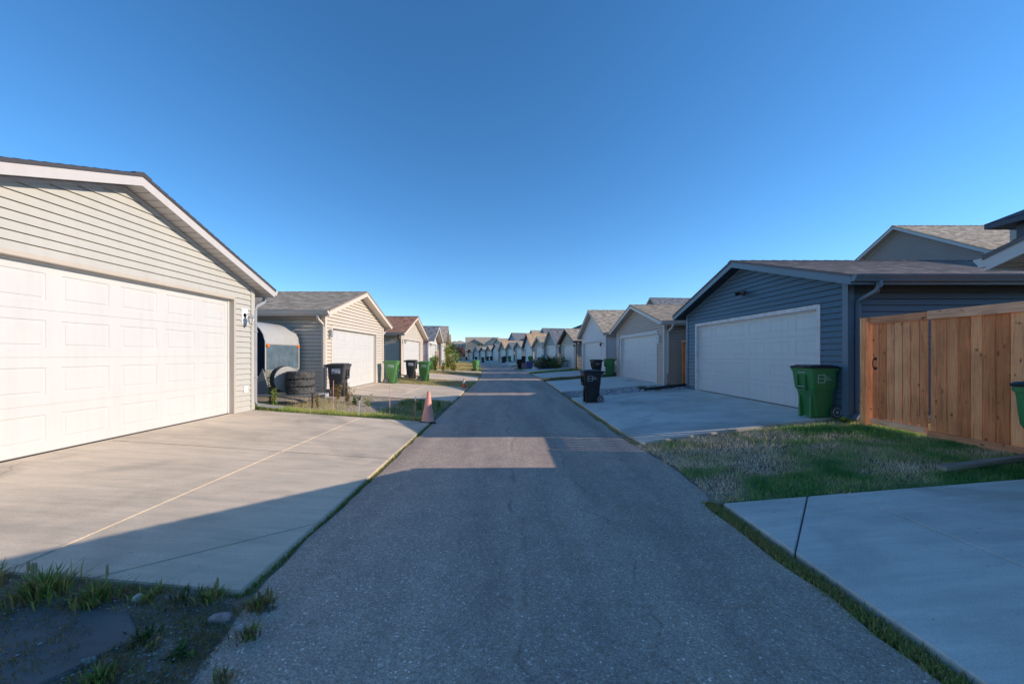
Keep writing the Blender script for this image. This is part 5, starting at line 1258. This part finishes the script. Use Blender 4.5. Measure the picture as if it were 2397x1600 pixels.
m = MB(); m.tube([(-.09, 0, 0), (0, 0, .06), (.09, 0, 0)], .004, 5, cap=True)
# ------------------------------------------------------------------ junk by the lane, car at the far end
def junk_heap(x, y, r, h, mat, lab, nm="covered_heap", seedv=1, cat="heap"):
    m = MB(); nr, na = 8, 22; vs = [(0, 0, h)]
    for i in range(1, nr + 1):
        for k in range(na):
            a_ = 2 * PI * k / na; t = i / nr; rr = r * t * (1 + .2 * MN.noise(Vector((math.cos(a_) * 1.5, math.sin(a_) * 1.5, seedv)))); z = h * max(0, (1 - t ** 2.2)) * (1 + .45 * MN.noise(Vector((rr * math.cos(a_) * 2.2, rr * math.sin(a_) * 2.2, seedv * 3.3))))
            vs.append((rr * math.cos(a_), rr * math.sin(a_), max(0, z)))
    fs = [(0, 1 + k, 1 + (k + 1) % na) for k in range(na)]
    for i in range(nr - 1):
        for k in range(na): fs.append((1 + i * na + k, 1 + (i + 1) * na + k, 1 + (i + 1) * na + (k + 1) % na, 1 + i * na + (k + 1) % na))
    m.add(vs, fs); o = m.build(nm, mat, smooth=True); o.location = (x, y, hh(x - cx(y), y)); tag(o, lab, cat); return o
def tote(x, y, w, d, h, mat, lab, rz=0.1, nm="storage_box"):
    root = empty(nm, (x, y, hh(x - cx(y), y) + .01), rz, lab, "box", "things left beside the junk pile")
    m = MB(); m.prism([(-w / 2 * .85, -d / 2 * .85, 0), (w / 2 * .85, -d / 2 * .85, 0), (w / 2 * .85, d / 2 * .85, 0), (-w / 2 * .85, d / 2 * .85, 0)], (0, 0, h * .9)); m.build("body", mat, root, bevel=.02)
    m = MB(); m.box(-w / 2, w / 2, -d / 2, d / 2, h * .901, h); m.build("lid", mat, root, bevel=.015)
junk_heap(4.0, 36.7, 1.4, .8, paint("dark_tarp", (.03, .035, .045), .4, .3, 2, .2), "dark tarp covered junk pile before the sage garage", seedv=2)
junk_heap(3.7, 38.0, 1.2, 1.25, paint("pale_tarp", (.45, .5, .52), .5, .15, 2, .3), "pale blue-grey sheet over the top of the junk", seedv=5)
junk_heap(2.9, 36.0, .45, .3, paint("white_bag", (.62, .62, .62), .5, .1, 4, .2), "white plastic bags at the front of the junk pile", "plastic_bags", 7, "bags")
tote(1.95, 38.7, .8, .6, .55, paint("mauve_plastic", (.25, .2, .23), .5), "pinkish grey storage tote right of the black cart")
tote(2.35, 38.6, .6, .5, .75, paint("purple_plastic", (.10, .09, .30), .5), "blue-purple tub between the tote and junk pile")
tote(2.75, 38.9, .5, .4, .45, paint("light_plastic", (.45, .42, .48), .5), "small pale box left of the junk pile")
tote(-.1, 38.9, .35, .3, .42, paint("cream_plastic", (.5, .46, .36), .5), "pale little box at the left of the lane-edge black cart") if False else None
stone(1.02, 38.3, .22, .16, .3, (.5, .48, .4), "pale rock left of the lane-edge black cart")
junk_heap(-7.9, 51.5, .9, 1.15, paint("grey_cover", (.28, .25, .24), .7, .3, 2, .3), "grey cloth covered heap on the left verge beside a faded cart", seedv=9)
# wooden crate of pallets far right
pr = empty("pallet", (-1.35, 66.5, hh(2, 66) + .05), R(-70), "upright wooden pallets beside the far lane edge", "pallet")
for k in range(5): m = MB(); m.box(-.5 + k * .22, -.36 + k * .22, 0, .04, 0, 1.0, col=rnd()); m.build("slat", PALEW, pr)
m = MB(); m.box(-.5, .52, .042, .1, .1, .2, col=rnd()); m.box(-.5, .52, .042, .1, .8, .9, col=rnd()); m.build("rail", PALEW, pr)
# parked white car at far end
car = empty("parked_car", (-16.6, 116.5, bs(116) + .05), R(75), "white car parked at the far end left of the last garage", "car")
CW = paint("car_white", (.72, .72, .70), .25, .02, 2, .02, .6)
m = MB(); loft(m, [[(x * 2.2, y_ * .88, z) for x, y_, _ in rrect(1, 1, 1, 0, .25, 3)] for z in (.25, .5, .8)] + [[(x * 2.15, y_ * .84, .92) for x, y_, _ in rrect(1, 1, 1, 0, .25, 3)]]); m.build("body", CW, car, smooth=True)
m = MB(); loft(m, [[(x * 1.35 - .1, y_ * .8, .921) for x, y_, _ in rrect(1, 1, 1, 0, .25, 3)], [(x * .9 - .15, y_ * .66, 1.38) for x, y_, _ in rrect(1, 1, 1, 0, .25, 3)]]); cb = m.build("cabin", GLASS, car, smooth=True)
m = MB(); loft(m, [[(x * .92 - .15, y_ * .67, 1.381) for x, y_, _ in rrect(1, 1, 1, 0, .25, 3)], [(x * .8 - .15, y_ * .6, 1.44) for x, y_, _ in rrect(1, 1, 1, 0, .25, 3)]]); m.build("roof", CW, car, smooth=True)
for x in (-1.35, 1.35):
    for sg in (-1, 1):
        m = MB(); m.lathe([(0, -.1), (.3, -.1), (.33, -.06), (.33, .06), (.3, .1), (0, .1)], 18, M=Matrix.Translation((x, sg * .8, .33)) @ Matrix.Rotation(R(90), 4, 'X')); m.build("wheel", RUBBER, car, smooth=True)
for sg in (-1, 1): m = MB(); m.box(-2.21, -2.15, sg * .5 - .15, sg * .5 + .15, .6, .72); m.build("tail_light", paint("red_lens", (.5, .02, .02), .2), car)
print("objects", len(bpy.data.objects))
